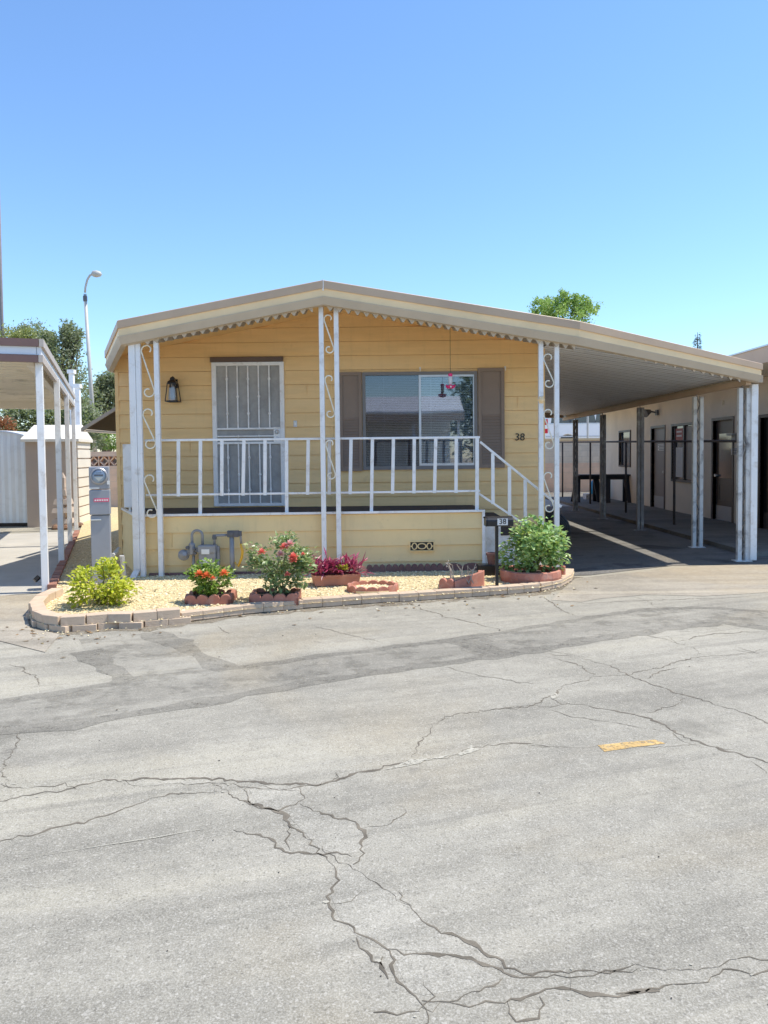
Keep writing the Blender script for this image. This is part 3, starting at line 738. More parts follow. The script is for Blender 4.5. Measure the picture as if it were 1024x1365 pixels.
# shutters with louvres in the lower panel
for pa, pb, y0, y1 in ((453,486,495.5,627),(634,672,492,624.5)):
    xa, xb = P(pa,560,WALLY).x, P(pb,560,WALLY).x; zt, zb = P(560,y0,WALLY).z, P(560,y1,WALLY).z
    if pa > 600: xa += .035
    else: xb -= .035
    mb = MB(); e = .045; Y0 = WALLY-.05; zm = zb+(zt-zb)*.52
    for a, b in (((xa,zb),(xa+e,zt)),((xb-e,zb),(xb,zt)),((xa+e,zt-e),(xb-e,zt)),((xa+e,zb),(xb-e,zb+e))):
        mb.boxp((a[0],Y0,a[1]),(b[0],WALLY-.001,b[1]))
    mb.boxp((xa+e,Y0+.02,zb+e),(xb-e,WALLY-.001,zt-e))
    z = zb+e
    while z < zm:
        mb.poly([(xa+e,Y0+.004,z),(xb-e,Y0+.004,z),(xb-e,Y0+.019,z+.036),(xa+e,Y0+.019,z+.036)]); z += .04
    hp(mb, 'shutter', M['brown'])
# security door
Y0 = WALLY-.045
mb = MB(); f = .062
mb.boxp((dl-.01,Y0,db_),(dl+f-.01,WALLY+.02,dt)); mb.boxp((dr-f+.01,Y0,db_),(dr+.01,WALLY+.02,dt)); mb.boxp((dl+f-.01,Y0,dt-.05),(dr-f+.01,WALLY+.02,dt)); mb.boxp((dl+f-.01,Y0,db_),(dr-f+.01,WALLY+.02,db_+.04))
door = hp(mb, 'security_door', M['white'], bevel=.004)
mb = MB(); mb.boxp((dl+f-.012,WALLY-.002,db_+.038),(dr-f+.012,WALLY+.012,dt-.048)); mb.build('screen', M['mesh'], door)
mb = MB(); yb = WALLY-.028
zA, zB, zC, zD = [P(330,y,WALLY).z for y in (571.5, 581.5, 587, 590.5)]
for z, h in ((zA,.026),(zB,.018),(zD,.03)): mb.boxp((dl+f-.01,yb-.012,z-h/2),(dr-f+.01,yb+.012,z+h/2))
ixl, ixr = dl+f-.01, dr-f+.01
for i in range(5):
    x = ixl + (ixr-ixl)*(i+1)/6
    mb.boxp((x-.009,yb-.009,zA+.012),(x+.009,yb+.009,dt-.05)); mb.boxp((x-.009,yb-.009,db_+.04),(x+.009,yb+.009,zD-.014))
    kz = ([.79,.24] if i % 2 == 0 else [.51]); kz2 = ([.77,.25] if i % 2 == 0 else [.5])
    for k in kz: mb.lathe((x,yb,zA+(dt-.05-zA)*k), [(.009,-.028),(.019,-.008),(.019,.008),(.009,.028)], 8)
    for k in kz2: mb.lathe((x,yb,db_+(zD-db_)*k), [(.009,-.028),(.019,-.008),(.019,.008),(.009,.028)], 8)
for k in (.33,.66): mb.lathe((ixl+(ixr-ixl)*k,yb,zB), [(.009,-.02),(.017,-.006),(.017,.006),(.009,.02)], 8, M=Matrix.Rotation(math.pi/2,3,'Y'))
mb.build('door_bars', M['white'], door)
mb = MB(); xk = dr-f-.035; mb.boxp((xk-.05,yb-.02,zD+.0),(xk+.045,yb+.014,zA+.02))
mb.build('lock_box', M['white'], door)
mb = MB(); mb.lathe((xk,yb-.02,zA-.05), [(.034,0),(.034,.012),(.026,.03),(.012,.05)], 14, M=Matrix.Rotation(math.pi/2,3,'X')); mb.lathe((xk,yb-.02,zA-.13), [(.018,0),(.018,.012)], 12, M=Matrix.Rotation(math.pi/2,3,'X'))
mb.build('door_knob', M['alum'], door, smooth=False)
mb = MB(); mb.boxp((dl-.025,Y0-.02,dt+.002),(dr+.0,WALLY,dt+.072)); mb.build('door_header', M['dkbrown'], door, bevel=.006)
# lantern by the door
lx, lz = P(234,520,WALLY).x, P(234,522,WALLY).z; ly = WALLY-.13
mb = MB(); mb.boxp((lx-.045,WALLY-.03,lz+.05),(lx+.045,WALLY-.001,lz+.19))
mb.lathe((lx,ly,lz+.115), [(.10,0),(.085,.03),(.05,.05),(.045,.085),(.02,.10)], 4, M=Matrix.Rotation(math.pi/4,3,'Z'))
mb.tube([(lx,WALLY-.03,lz+.16),(lx,WALLY-.07,lz+.215),(lx,ly,lz+.215)], .011, 8)
for sx in (-1,1):
    for sy in (-1,1): mb.bar((lx+sx*.066,ly+sy*.066,lz+.12),(lx+sx*.097,ly+sy*.097,lz-.165),.012,.012)
for z, h in ((lz-.165,.097),(lz+.112,.068)):
    for sx in (-1,1): mb.boxp((lx+sx*h-.008,ly-h,z-.008),(lx+sx*h+.008,ly+h,z+.008)); mb.boxp((lx-h,ly+sx*h-.008,z-.009),(lx+h,ly+sx*h+.008,z+.007))
lan = hp(mb, 'wall_lantern', M['black'])
M['frost'] = mat('pale_frosted_lamp_glass', (.66,.68,.70), .2, .05, 6)
mb = MB(); mb.lathe((lx,ly,lz-.15), [(.078,0),(.078,.02),(.06,.2),(.05,.255)], 4, M=Matrix.Rotation(math.pi/4,3,'Z')); mb.build('lamp_glass', M['clear'], lan)
mb = MB(); mb.lathe((lx,ly,lz-.14), [(.038,0),(.046,.05),(.042,.16),(.02,.22)], 14); mb.build('lamp_shade', M['frost'], lan, smooth=True)
for o_l in [lan] + list(lan.children):
    o_l.data.transform(Matrix.Translation((lx,ly,lz)) @ Matrix.Diagonal((.86,.95,.9,1)) @ Matrix.Translation((-lx,-ly,-lz)))
x, z = P(394,565,WALLY).x, P(394,565,WALLY).z
mb = MB(); mb.boxp((x-.024,WALLY-.028,z-.045),(x+.024,WALLY-.01,z+.045)); mb.boxp((x-.012,WALLY-.034,z-.02),(x+.012,WALLY-.028,z+.02),1); hp(mb, 'doorbell', [M['frost'],M['white']], bevel=.006)
t = text_mesh('house_number', '38', .145, (P(692.5,583,WALLY).x, WALLY-.024, P(692.5,583,WALLY).z), FACE, M['black'], home, .004, .05)
for px, py in ((560,491),(673,490)):
    mb = MB(); q = P(px,py,WALLY); mb.box((q.x,WALLY-.02,q.z),(.022,.03,.03)); mb.tube([(q.x,WALLY-.03,q.z+.01),(q.x,WALLY-.06,q.z-.01),(q.x,WALLY-.06,q.z-.05)],.005,6)
    hp(mb, 'hook', M['white'])
# porch: floor, skirt, trim, vent
xl, xrt = P(182,690,FRONT(-3.15)).x, P(643,680,FRONT(1.2)).x
yl, yr = FRONT(xl), FRONT(xrt); xlb = -3.82
mb = MB(); mb.prism([(xl,yl+.02,FZ-.05),(xrt,yr+.02,FZ-.05),(xrt,WALLY-.015,FZ-.05),(xlb,WALLY-.015,FZ-.05)], (0,0,.045)); hp(mb, 'porch_floor', M['floor'])
u = Vector((xrt-xl, yr-yl, 0)); Lf = u.length; u.normalize(); nf = Vector((u.y,-u.x,0))
vx, vz = P(562.5,728,yr-.03), None
mb = MB()
siding(mb, (xl,yl,0), u, nf, 0, Lf, 0, lambda x: FZ-.012, .205, z_start=-.035, off=.016)
ul = Vector((xl-xlb, yl-WALLY+.015, 0)); Ll = ul.length; ul.normalize()
siding(mb, (xlb,WALLY-.015,0), ul, Vector((ul.y,-ul.x,0)), 0, Ll, 0, lambda x: FZ-.012, .205, z_start=-.035, off=.016)
mb.boxp((xrt-.03,yr+.02,0),(xrt,WALLY-.02,FZ-.06))
for px, k in ((236,1),(449,0),(588,3)):                    # butt joints between boards
    q = P(px,720,yr); z0 = -.035+.205*(2 if k == 1 else (3 if k == 0 else 0)); 
    Yq = yl+u.y/u.x*(q.x-xl)
    mb.box((q.x, Yq-.012, z0+.125), (.006,.02,.19))
skirt = hp(mb, 'porch_skirt', M['skirt'])
mb = MB()
mb.bar((xl,yl-.012,FZ-.006),(xrt+.03,yr-.012,FZ-.006),.04,.028); mb.bar((xlb,WALLY-.02,FZ-.006),(xl,yl-.012,FZ-.0061),.04,.028)
mb.boxp((xrt-.006,yr-.03,0),(xrt+.03,yr+.02,FZ-.02))
hp(mb, 'porch_edge_trim', M['white'])
vc = P(562.5,728,FRONT(.45)-.03); vy = vc.y
mb = MB(); w, h = .16, .066
for a, b in (((-w,-h),(w,-h+.012)),((-w,h-.012),(w,h)),((-w,-h+.012),(-w+.012,h-.012)),((w-.012,-h+.012),(w,h-.012))): mb.boxp((vc.x+a[0],vy-.012,vc.z+a[1]),(vc.x+b[0],vy+.03,vc.z+b[1]))
def ring(mb, c, rx, rz, r=.008, n=18): mb.tube([(c[0]+rx*math.cos(2*math.pi*i/n), c[1], c[2]+rz*math.sin(2*math.pi*i/n)) for i in range(n+1)], r, 6, cap=False)
for dx, rx, rz in ((-.095,.030,.040),(0,.052,.034),(.095,.030,.040)): ring(mb, (vc.x+dx,vy-.004,vc.z), rx, rz)
for dx in (-.15,-.058,.058,.15): mb.box((vc.x+dx*.9,vy-.003,vc.z),(.02,.012,.015))
vent = hp(mb, 'skirt_vent', M['skirt'])
mb = MB(); mb.boxp((vc.x-w+.01,vy+.0,vc.z-h+.01),(vc.x+w-.01,vy+.006,vc.z+h-.01)); mb.build('vent_grille', M['black'], vent)
# porch posts in pairs with iron scrolls
def scroll_pts(x0, x1, z0, z1, Y, flip=False):
    pts = []; w = x1-x0; cz = z1-w*.5
    for i in range(13):                       # upper curl
        a = R(-40 + i*20*1.0); rr = w*.48*(1-.55*(1-i/12))
        pts.append((x0+w*.5+rr*math.cos(a), Y, cz+rr*math.sin(a)))
    cz2 = z0+w*.5
    for i in range(15):
        a = R(10 - i*22); rr = w*.48*(1-.62*(i/14))
        pts.append((x0+w*.5+rr*math.cos(a), Y, cz2+rr*math.sin(a)))
    if flip: pts = [(x0+x1-p[0], p[1], p[2]) for p in pts]
    return pts
def post(px, ytop, ybot, wid=.058, name='porch_post', m='white', zb=None, Y=None, zt=None):
    yy = Y if Y else FRONT((px-519)*.0094)-.10
    q = P(px, ytop, yy); q2 = P(px, ybot, yy)
    zt = zroof(q.x)-.27 if zt is None else zt
    z0 = .03 if zb is None else zb
    mb = MB(); mb.boxp((q.x-wid/2,yy-wid/2,z0),(q.x+wid/2,yy+wid/2,zt))
    mb.boxp((q.x-wid*.8,yy-wid*.8,z0),(q.x+wid*.8,yy+wid*.8,z0+.012))
    return hp(mb, name, M[m], bevel=.004), q.x, yy
def mid_px(xt, yt, xb, yb): return xt+(xb-xt)*.45
pairs = [(mid_px(182,455,189,772), mid_px(206.5,452,213,770), [(458,531),(543,600),(631,692)]),
         (mid_px(427,406,432,740), mid_px(446.5,406,452.5,740), [(418,472),(499,558),(585,640)]),
         (mid_px(720,452,722,690), mid_px(741.5,458,742.5,700), [(470,518),(544,600),(628,684)])]
for i, (pa, pb, sc) in enumerate(pairs):
    Y3 = None if i < 2 else 9.46
    oa, xa, ya = post(pa, 500, 700, Y=Y3); ob, xb, yb_ = post(pb, 500, 700, Y=Y3, zt=None)
    for z0_, z1_ in sc:
        za, zb_ = P(pa,z0_,ya).z, P(pa,z1_,ya).z
        mb = MB(); mb.tube(scroll_pts(xa+.03, xb-.03, zb_, za, (ya+yb_)/2), .0092, 6)
        mb.build('iron_scroll', M['scroll'], oa, smooth=True)
    if i == 0:      # downspout beside the first post
        mb = MB(); x0 = xa-.062
        mb.boxp((x0-.05,ya-.04,.14),(x0+.03,ya+.03,zroof(x0)-.25))
        mb.prism([(x0-.05,ya-.041,.14),(x0+.03,ya-.041,.14),(x0+.0,ya-.12,.045),(x0-.085,ya-.12,.045)], (0,.07,0.001))
        hp(mb, 'downspout', M['white'], bevel=.006)
q = P(721.5,533,9.42)
mb = MB(); mb.lathe((q.x,9.425,q.z), [(.034,0),(.036,.01),(.026,.022),(.01,.028)], 8, M=Matrix.Rotation(math.pi/2,3,'X'))
for k in range(6): a = k*math.pi/3; mb.lathe((q.x+.03*math.cos(a),9.425,q.z+.036*math.sin(a)), [(.012,0),(.016,.008),(.006,.016)], 6, M=Matrix.Rotation(math.pi/2,3,'X'))
hp(mb, 'post_ornament', M['creamf'])
# railing
ZT, ZB = P(400,585,9.45).z, P(420,657.5,9.45).z
rail_y = lambda x: FRONT(x)+.03
xa, xb = P(192,620,9.35).x, P(640,600,9.6).x
mb = MB(); mb.bar((xa,rail_y(xa),ZT),(xb,rail_y(xb),ZT),.05,.028); mb.bar((xa,rail_y(xa),ZB),(xb,rail_y(xb),ZB),.032,.026)
rail = hp(mb, 'porch_railing', M['white'], bevel=.004)
for i in range(15):
    px = 240.5 + i*28.35; x = P(px, 620, 9.5).x; long = i in (1,5,9,14)
    mb = MB(); dx = rnd.uniform(.002,.012)
    w = .042 if i < 14 else .046
    mb.bar((x+dx,rail_y(x)-.014,ZT-.014),(x-dx,rail_y(x)-.014,(FZ if long else ZB-.02)),w,.02, up=(0,1,0))
    mb.build('baluster', M['white'], rail)
# stairs with sloping handrail going down to the right
sx0, sx1 = xrt+.03, 2.15
ysf = 9.78
mb = MB(); steps = 4; rise = FZ/steps; run = (sx1-sx0)/steps
for i in range(steps):
    z1 = FZ-rise*(i+.55); mb.boxp((sx0+run*i,ysf,0.0),(sx0+run*(i+1)-.001,WALLY-.03,z1-.03)); mb.boxp((sx0+run*i-.0,ysf-.012,z1-.029),(sx0+run*(i+1)+.03,WALLY-.028,z1),1)
st = hp(mb, 'porch_steps', [M['white'],M['floor']])
ry = 9.66
mb = MB()
a, b = P(640,589,ry), P(742,672,ry); c, d = P(634,655,ry), P(725,716,ry)
mb.bar(a, b, .045, .028); mb.bar(c, d, .03, .026); mb.bar(b, b+Vector((.06,0,-.03)), .05, .034)
sr = hp(mb, 'stair_handrail', M['white'])
for px in (657,679,700):
    q = P(px,650,ry); t = (q.x-a.x)/(b.x-a.x); zt = a.z+(b.z-a.z)*t; t2 = (q.x-c.x)/(d.x-c.x); zb = c.z+(d.z-c.z)*t2
    mb = MB(); mb.bar((q.x,ry-.012,zt-.015),(q.x,ry-.012,zb-.012),.042,.02,up=(0,1,0)); mb.build('baluster', M['white'], sr)
# carport posts: doubled, scabby white paint, patterned strip between
cps = [(1000.5,750,1),(932.6,730,0),(862,707,0),(811,692,0),(773,681,0)]
for i, (px, py, big) in enumerate(cps):
    q = G(px, py); X = EX-.125; Y = q.y if i else EY+.24
    mb = MB(); mz = MB(); top = ez-.30
    sep = .062 if i < 2 else .03
    mb.boxp((X-sep/2-.055,Y-.03,0),(X-sep/2,Y+.03,top)); 
    mb.boxp((X+sep/2-.012,Y-.034,0),(X+sep/2+.043,Y+.026,top))
    z = .08
    while z < top-.2:
        mz.tube([(X-sep/2-.005,Y,z),(X+sep/2-.005,Y,z+.16),(X-sep/2-.005,Y,z+.32)], .009, 6); z += .34
    mb.boxp((X-.13,Y-.07,0),(X+.1,Y+.07,.018))
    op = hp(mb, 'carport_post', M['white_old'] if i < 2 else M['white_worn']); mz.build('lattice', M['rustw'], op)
    if big:
        mb = MB(); mb.boxp((X+.075,Y-.06,.02),(X+.165,Y+.03,top+.05)); hp(mb, 'downspout', M['white'], bevel=.006)
# window awning on the left wall
mb = MB(); za, zb = 2.52, 2.02; xa, xb = XL-.0, -4.74
n = 7
for i in range(n):
    t0, t1 = i/n, (i+1)/n
    x0, x1 = xa+(xb-xa)*t0, xa+(xb-xa)*(t1-.055); z0, z1 = za+(zb-za)*t0, za+(zb-za)*t1+.02
    mb.prism([(x0,11.6,z0),(x1,11.6,z1-.04),(x1,11.6,z1-.055),(x0,11.6,z0-.015)], (0,2.9,0))
for Y in (11.6, 13.0, 14.5): mb.bar((xa,Y,za-.02),(xb,Y,zb-.04),.035,.05,1)
mb.bar((xb,11.6,zb-.05),(xb,14.5,zb-.05),.04,.05,1)
for Y in (11.62,14.48): mb.bar((xa,Y,zb-.12),(xb+.05,Y,zb-.06),.02,.02,1)
hp(mb, 'window_awning', [M['slat'],M['slatedge']])
mb = MB(); q = P(177,630,9.95); mb.boxp((q.x-.11,9.9,FZ+.06),(q.x+.0,10.25,P(177,592,9.95).z)); mb.bar((q.x-.05,9.96,FZ),(q.x-.05,9.96,FZ+.07),.03,.03); mb.bar((q.x-.05,10.2,FZ),(q.x-.05,10.2,FZ+.07),.03,.03)
tag(mb.build('porch_cabinet', M['white'], bevel=.006), 'narrow white metal cabinet on the left end of the porch behind the first post', 'cabinet')

# ------------------------------------------------------------------ small things on the bed
# electric pedestal
pe = G(136,778,BZ); ped = thing('electric_meter_pedestal', (pe.x,pe.y,BZ), 'grey electric meter pedestal with round dial left of the house', 'utility box')
s = pe.y/1000
def pz(y): return P(136,y,pe.y).z
w0 = .108
mb = MB(); mb.boxp((pe.x-w0,pe.y,0),(pe.x+w0,pe.y+.12,pz(687))); mb.build('cabinet', M['steelgrey'], ped, bevel=.008)
mb = MB(); mb.boxp((pe.x-w0-.006,pe.y-.02,pz(686)),(pe.x+w0+.006,pe.y+.12,pz(653))); mb.build('breaker_door', M['steelgrey'], ped, bevel=.008)
mb = MB(); mb.boxp((pe.x-w0-.004,pe.y-.01,pz(652)),(pe.x+w0+.002,pe.y+.12,pz(622))); mb.build('meter_box', M['steelgrey'], ped, bevel=.01)
mt = Matrix.Rotation(math.pi/2,3,'X'); cz = pz(634.5)
mb = MB(); mb.lathe((pe.x-.0,pe.y-.01,cz), [(.098,0),(.098,.02),(.088,.03),(.082,.03)], 28, M=mt); met = mb.build('meter_ring', M['hub'], ped, smooth=False)
M['dial'] = mat('blue_grey_dial', (.42,.50,.60), .3, .05, 5)
mb = MB(); mb.lathe((pe.x,pe.y-.04,cz), [(.08,0),(.078,.02),(.06,.035),(.02,.04)], 28, M=mt); mb.build('meter_dome', M['dome'], met, smooth=True)
mb = MB(); mb.lathe((pe.x,pe.y-.04,cz), [(.078,0),(.078,.006)], 28, M=mt); mb.build('meter_dial', M['dial'], met)
mb = MB(); mb.boxp((pe.x-.05,pe.y-.052,cz+.0),(pe.x+.05,pe.y-.047,cz+.02)); mb.boxp((pe.x-.03,pe.y-.052,cz+.035),(pe.x+.03,pe.y-.047,cz+.042)); mb.build('dial_print', M['ink'], met)
mb = MB(); mb.poly([(pe.x-.05,pe.y-.0475,cz-.012),(pe.x+.05,pe.y-.0475,cz-.012),(pe.x,pe.y-.0475,cz-.06)][::-1]); mb.build('dial_wedge', M['paper'], met)
mb = MB(); mb.boxp((pe.x-.065,pe.y-.0225,pz(669)),(pe.x+.105,pe.y-.019,pz(664)))
for k in range(6): mb.boxp((pe.x-.055+k*.026,pe.y-.0235,pz(667.6)),(pe.x-.037+k*.026,pe.y-.022,pz(665.6)),1)
mb.build('warning_sticker', [M['pink'],M['paper']], ped)
mb = MB()
for y, xo in ((650.5,-.06),(692.5,-.05)): mb.boxp((pe.x+xo-.05,pe.y-.014,pz(y)-.008),(pe.x+xo+.06,pe.y-.0005,pz(y)+.008))
mb.boxp((pe.x+w0-.022,pe.y-.02,pz(646)),(pe.x+w0+.008,pe.y-.009,pz(641)))
mb.build('identification_plate', M['paper'], ped)
mb = MB(); mb.tube([(pe.x+.12,pe.y+.1,.37),(-3.25,FRONT(-3.2)+.12,.38)], .022, 10); mb.tube([(pe.x+.22,pe.y+.14,.36),(pe.x+.24,pe.y+.2,.05)], .03, 8); mb.build('conduit_pipe', M['lamp'], ped)
ped.rotation_euler.z = R(16)
# gas meter
gy = FRONT(-2.2)-.17
gx = lambda px: P(px,740,gy).x
gz = lambda py: P(280,py,gy).z
gas = thing('gas_meter', (gx(280),gy,BZ), 'grey gas meter with pipes standing against the porch skirting', 'gas meter')
mb = MB(); x0, x1 = gx(266.5), gx(289); z0, z1 = gz(757), gz(726)
mb.boxp((x0,gy-.07,z0),(x1,gy+.06,z1-.09)); mb.boxp((x0-.006,gy-.085,z1-.10),(x1+.004,gy+.06,z1)); mb.boxp((x1-.01,gy-.02,z0+.02),(x1+.035,gy+.05,z1-.02))
mb.build('meter_body', M['gasgrey'], gas, bevel=.016)
mb = MB(); mb.boxp((gx(271),gy-.089,gz(737.5)),(gx(281.5),gy-.084,gz(731))); mb.boxp((gx(271),gy-.0745,gz(749)),(gx(278),gy-.0695,gz(744.5))); mb.build('meter_plate', M['paper'], gas)
mb = MB(); mb.lathe((gx(275.5),gy-.07,gz(754.5)), [(.03,0),(.03,.012)], 14, M=mt); mb.lathe((gx(275.5),gy-.08,gz(754.5)), [(.012,0),(.012,.008)], 10, 1, M=mt); mb.build('meter_seal', [M['creamf'],M['gasdark']], gas)
mb = MB()
xa, xb = gx(256.5), gx(270.5); rr = (xb-xa)/2; zc = gz(714)
mb.tube([(xa,gy,gz(733))] + [(xa+rr-rr*math.cos(math.pi*i/12), gy, zc+rr*math.sin(math.pi*i/12)) for i in range(13)] + [(xb,gy,gz(726))], .017, 10)
mb.tube([(gx(258),gy,gz(730)),(gx(258),gy,.02)], .019, 10)
mb.tube([(gx(286.5),gy,gz(726)),(gx(286.5),gy,gz(716)),(gx(288),gy,gz(714)),(gx(305),gy,gz(713.5))], .016, 10)
mb.tube([(gx(309.5),gy,gz(716)),(gx(309.5),gy,.02)], .030, 12)
mb.tube([(gx(318),gy,gz(712)),(gx(321),gy,gz(714)),(gx(322),gy,gz(725))], .014, 8)
mb.build('gas_pipe', M['gasgrey'], gas, smooth=True)
mb = MB()
mb.lathe((gx(246),gy-.03,gz(739)), [(.062,-.035),(.07,-.01),(.07,.012),(.05,.03),(.03,.07)], 16, M=Matrix.Rotation(R(70),3,'X') @ Matrix.Rotation(R(20),3,'Y'))
mb.box((gx(250),gy-.01,gz(737)),(.12,.08,.07), M=Matrix.Rotation(R(-28),3,'Y')); mb.box((gx(243.5),gy-.06,gz(738.5)),(.05,.05,.045))
mb.lathe((gx(257),gy-.03,gz(730)), [(.035,-.08),(.04,-.02),(.04,.05),(.02,.07)], 12)
mb.build('regulator', M['gasgrey'], gas, bevel=.01)
mb = MB()
for px, py, r_ in ((252,729,.022),(262,731,.02),(265,732,.03),(262,737,.016)): mb.lathe((gx(px),gy-.03,gz(py)), [(r_,0),(r_,.05)], 12, M=mt)
mb.lathe((gx(258),gy,gz(758)), [(.03,-.04),(.045,-.02),(.045,.02),(.03,.04)], 6)
for px, py in ((286.5,716),(309.5,711)): mb.lathe((gx(px),gy,gz(py)), [(.026,-.03),(.03,0),(.026,.03)], 10)
mb.boxp((gx(304),gy-.035,gz(716)),(gx(319),gy+.035,gz(707.5))); mb.lathe((gx(310),gy-.035,gz(711.5)), [(.025,0),(.025,.02)], 8, M=mt); mb.lathe((gx(320),gy,gz(711.5)), [(.03,-.03),(.03,.03)], 8)
mb.build('pipe_fitting', M['gasdark'], gas, bevel=.004)
mb = MB(); mb.tube([(gx(321.5),gy-.02,gz(725)),(gx(324),gy-.025,gz(735)),(gx(323),gy-.03,gz(743)),(gx(318),gy-.03,gz(755)),(gx(313.5),gy-.03,gz(749))], [.012,.017,.017,.015,.010], 8); mb.build('yellow_tag', M['yellow'], gas, smooth=True)

# mailbox on its post
mp = G(662.5,785,BZ); mbx = thing('mailbox', (mp.x,mp.y,BZ), 'black post-mounted mailbox with white number plate beside the rose bush', 'mailbox')
my = mp.y; mzc = P(665,694,my).z; ml, mr = P(648,694,my).x, P(683,693,my).x; mrad = .058
def barrel(x0, x1, Y, zc, rx, mbq):
    prof = [(-rx,-.055),(rx,-.055)] + [(rx*math.cos(math.pi*i/10), .0+.05*math.sin(math.pi*i/10)) for i in range(11)]
    mbq.prism([(x0, Y+a, zc+b) for a, b in prof][::-1], (x1-x0, 0, 0))
mb = MB(); mb.boxp((mp.x-.017,my-.017,0),(mp.x+.017,my+.017,mzc-.04)); mb.build('post', M['black'], mbx)
mb = MB(); barrel(ml, mr, my, mzc, .085, mb); mb.build('mailbox_body', M['black'], mbx, bevel=.006)
mb = MB(); barrel(ml-.012, ml-.0, my, mzc, .089, mb); mb.boxp((ml-.03,my-.015,mzc+.03),(ml-.01,my+.015,mzc+.045)); mb.build('mailbox_door', M['black'], mbx)
mb = MB(); xc = P(668.5,694,my).x; mb.boxp((xc-.056,my-.09,mzc-.042),(xc+.056,my-.0855,mzc+.03)); pl = mb.build('number_plate', M['paper'], mbx)
text_mesh('plate_number', '38', .082, (xc, my-.092, mzc-.005), FACE, M['black'], pl, .002)

# pot, tray and dark odds beside the steps
q = G(655,772,BZ)
mb = MB(); mb.boxp((q.x-.12,q.y+.25,BZ),(q.x+.22,q.y+.42,BZ+.13)); tag(mb.build('planter_tray', M['black'], bevel=.01), 'low black plastic tray at the foot of the steps behind the mailbox', 'tray')
mb = MB(); c = (q.x+.06,q.y+.33,BZ+.13); mb.lathe(c, [(.055,0),(.07,.11),(.08,.11),(.08,.14),(.065,.14),(.06,.10)], 16); tag(mb.build('flower_pot', M['darkterra']), 'small dark red flower pot standing on the black tray by the steps', 'flower pot')

# ------------------------------------------------------------------ plants
def leaf(mb, p, d, up, L, w, fold=.25, mi=0):
    d = d.normalized(); s_ = d.cross(up)
    if s_.length < 1e-4: s_ = d.orthogonal()
    s_.normalize(); n = s_.cross(d)
    a = p; b = p + d*L*.45 + s_*w/2 + n*fold*w; c = p + d*L; e = p + d*L*.45 - s_*w/2 + n*fold*w
    m1 = p + d*L*.5
    mb.add([a, b, c, e, m1], [(0,1,4),(1,2,4),(0,4,3),(4,2,3)], mi)
def rv(r=rnd):
    while True:
        v = Vector((r.uniform(-1,1), r.uniform(-1,1), r.uniform(-1,1)))
        if .05 < v.length < 1: return v.normalized()
def gz1(): return max(-1.7, min(1.7, rnd.gauss(0,1)))
def bush(c, rad, n, L, w, base, clumps=28, stems=9, shell=.55, droop=.2, spread=.20):
    """leaf mesh and stem mesh of a shrub: stems fan out from base to leafy clumps"""
    c = Vector(c); fb = MB(); sb = MB(); cl = []
    for i in range(clumps):
        v = rv(); r_ = shell + (1-shell)*rnd.random()
        cl.append(c + Vector((v.x*rad[0], v.y*rad[1], v.z*rad[2]))*r_)
    for i in range(stems):
        t = cl[i % clumps]; b = Vector(base) + Vector((rnd.uniform(-.04,.04), rnd.uniform(-.04,.04), 0))
        m_ = b.lerp(t, .5) + Vector((0,0,.06)); sb.tube([b, m_, t], [.008,.006,.003], 5)
    mr_ = sum(rad)/3
    for i in range(n):
        k = cl[rnd.randrange(clumps)]
        p = k + Vector((gz1()*rad[0], gz1()*rad[1], gz1()*rad[2]))*spread
        out = (p - c); out = Vector((out.x/rad[0], out.y/rad[1], out.z/rad[2])).normalized() if out.length > 1e-4 else rv()
        d = out*.7 + rv()*.8 + Vector((0,0,.25-droop)); d.z *= .55; d.normalize()
        k2 = rnd.uniform(.65,1.25); leaf(fb, p, d, (rv()*.5+Vector((.15,-.25,1))).normalized(), L*k2, w*k2)
    return fb, sb, cl
def flower(c, r, m, parent, n=22):
    mb = MB(); c = Vector(c)
    for i in range(n):
        k = i/n; a = i*2.4; tilt = .15 + 1.2*k
        d = Vector((math.cos(a)*math.sin(tilt), math.sin(a)*math.sin(tilt), math.cos(tilt)))
        d = (Matrix.Rotation(R(40),3,'X') @ d)
        leaf(mb, c - Vector((0,0,r*.35)) + d*r*.12, d, Vector((0,0,1)), r*(.75+.45*k), r*.95, .22)
    return mb.build('flower', m, parent)
def plant(name, label, cat, c, rad, n, L, w, base, lm, **k):
    t = thing(name, base, label, cat)
    fb, sb, cl = bush(c, rad, n, L, w, base, **k)
    fb.build('foliage', lm, t); sb.build('stem', M['stem'], t)
    return t, cl
# lime shrub at the left end
q = G(136,806,BZ)
plant('lime_shrub', 'bright yellow-green shrub in the gravel in front of the grey meter pedestal', 'shrub', (q.x-.0,q.y,BZ+.21), (.33,.26,.20), 1500, .055, .030, (q.x,q.y,BZ), M['lime'], clumps=30, stems=14, spread=.17)
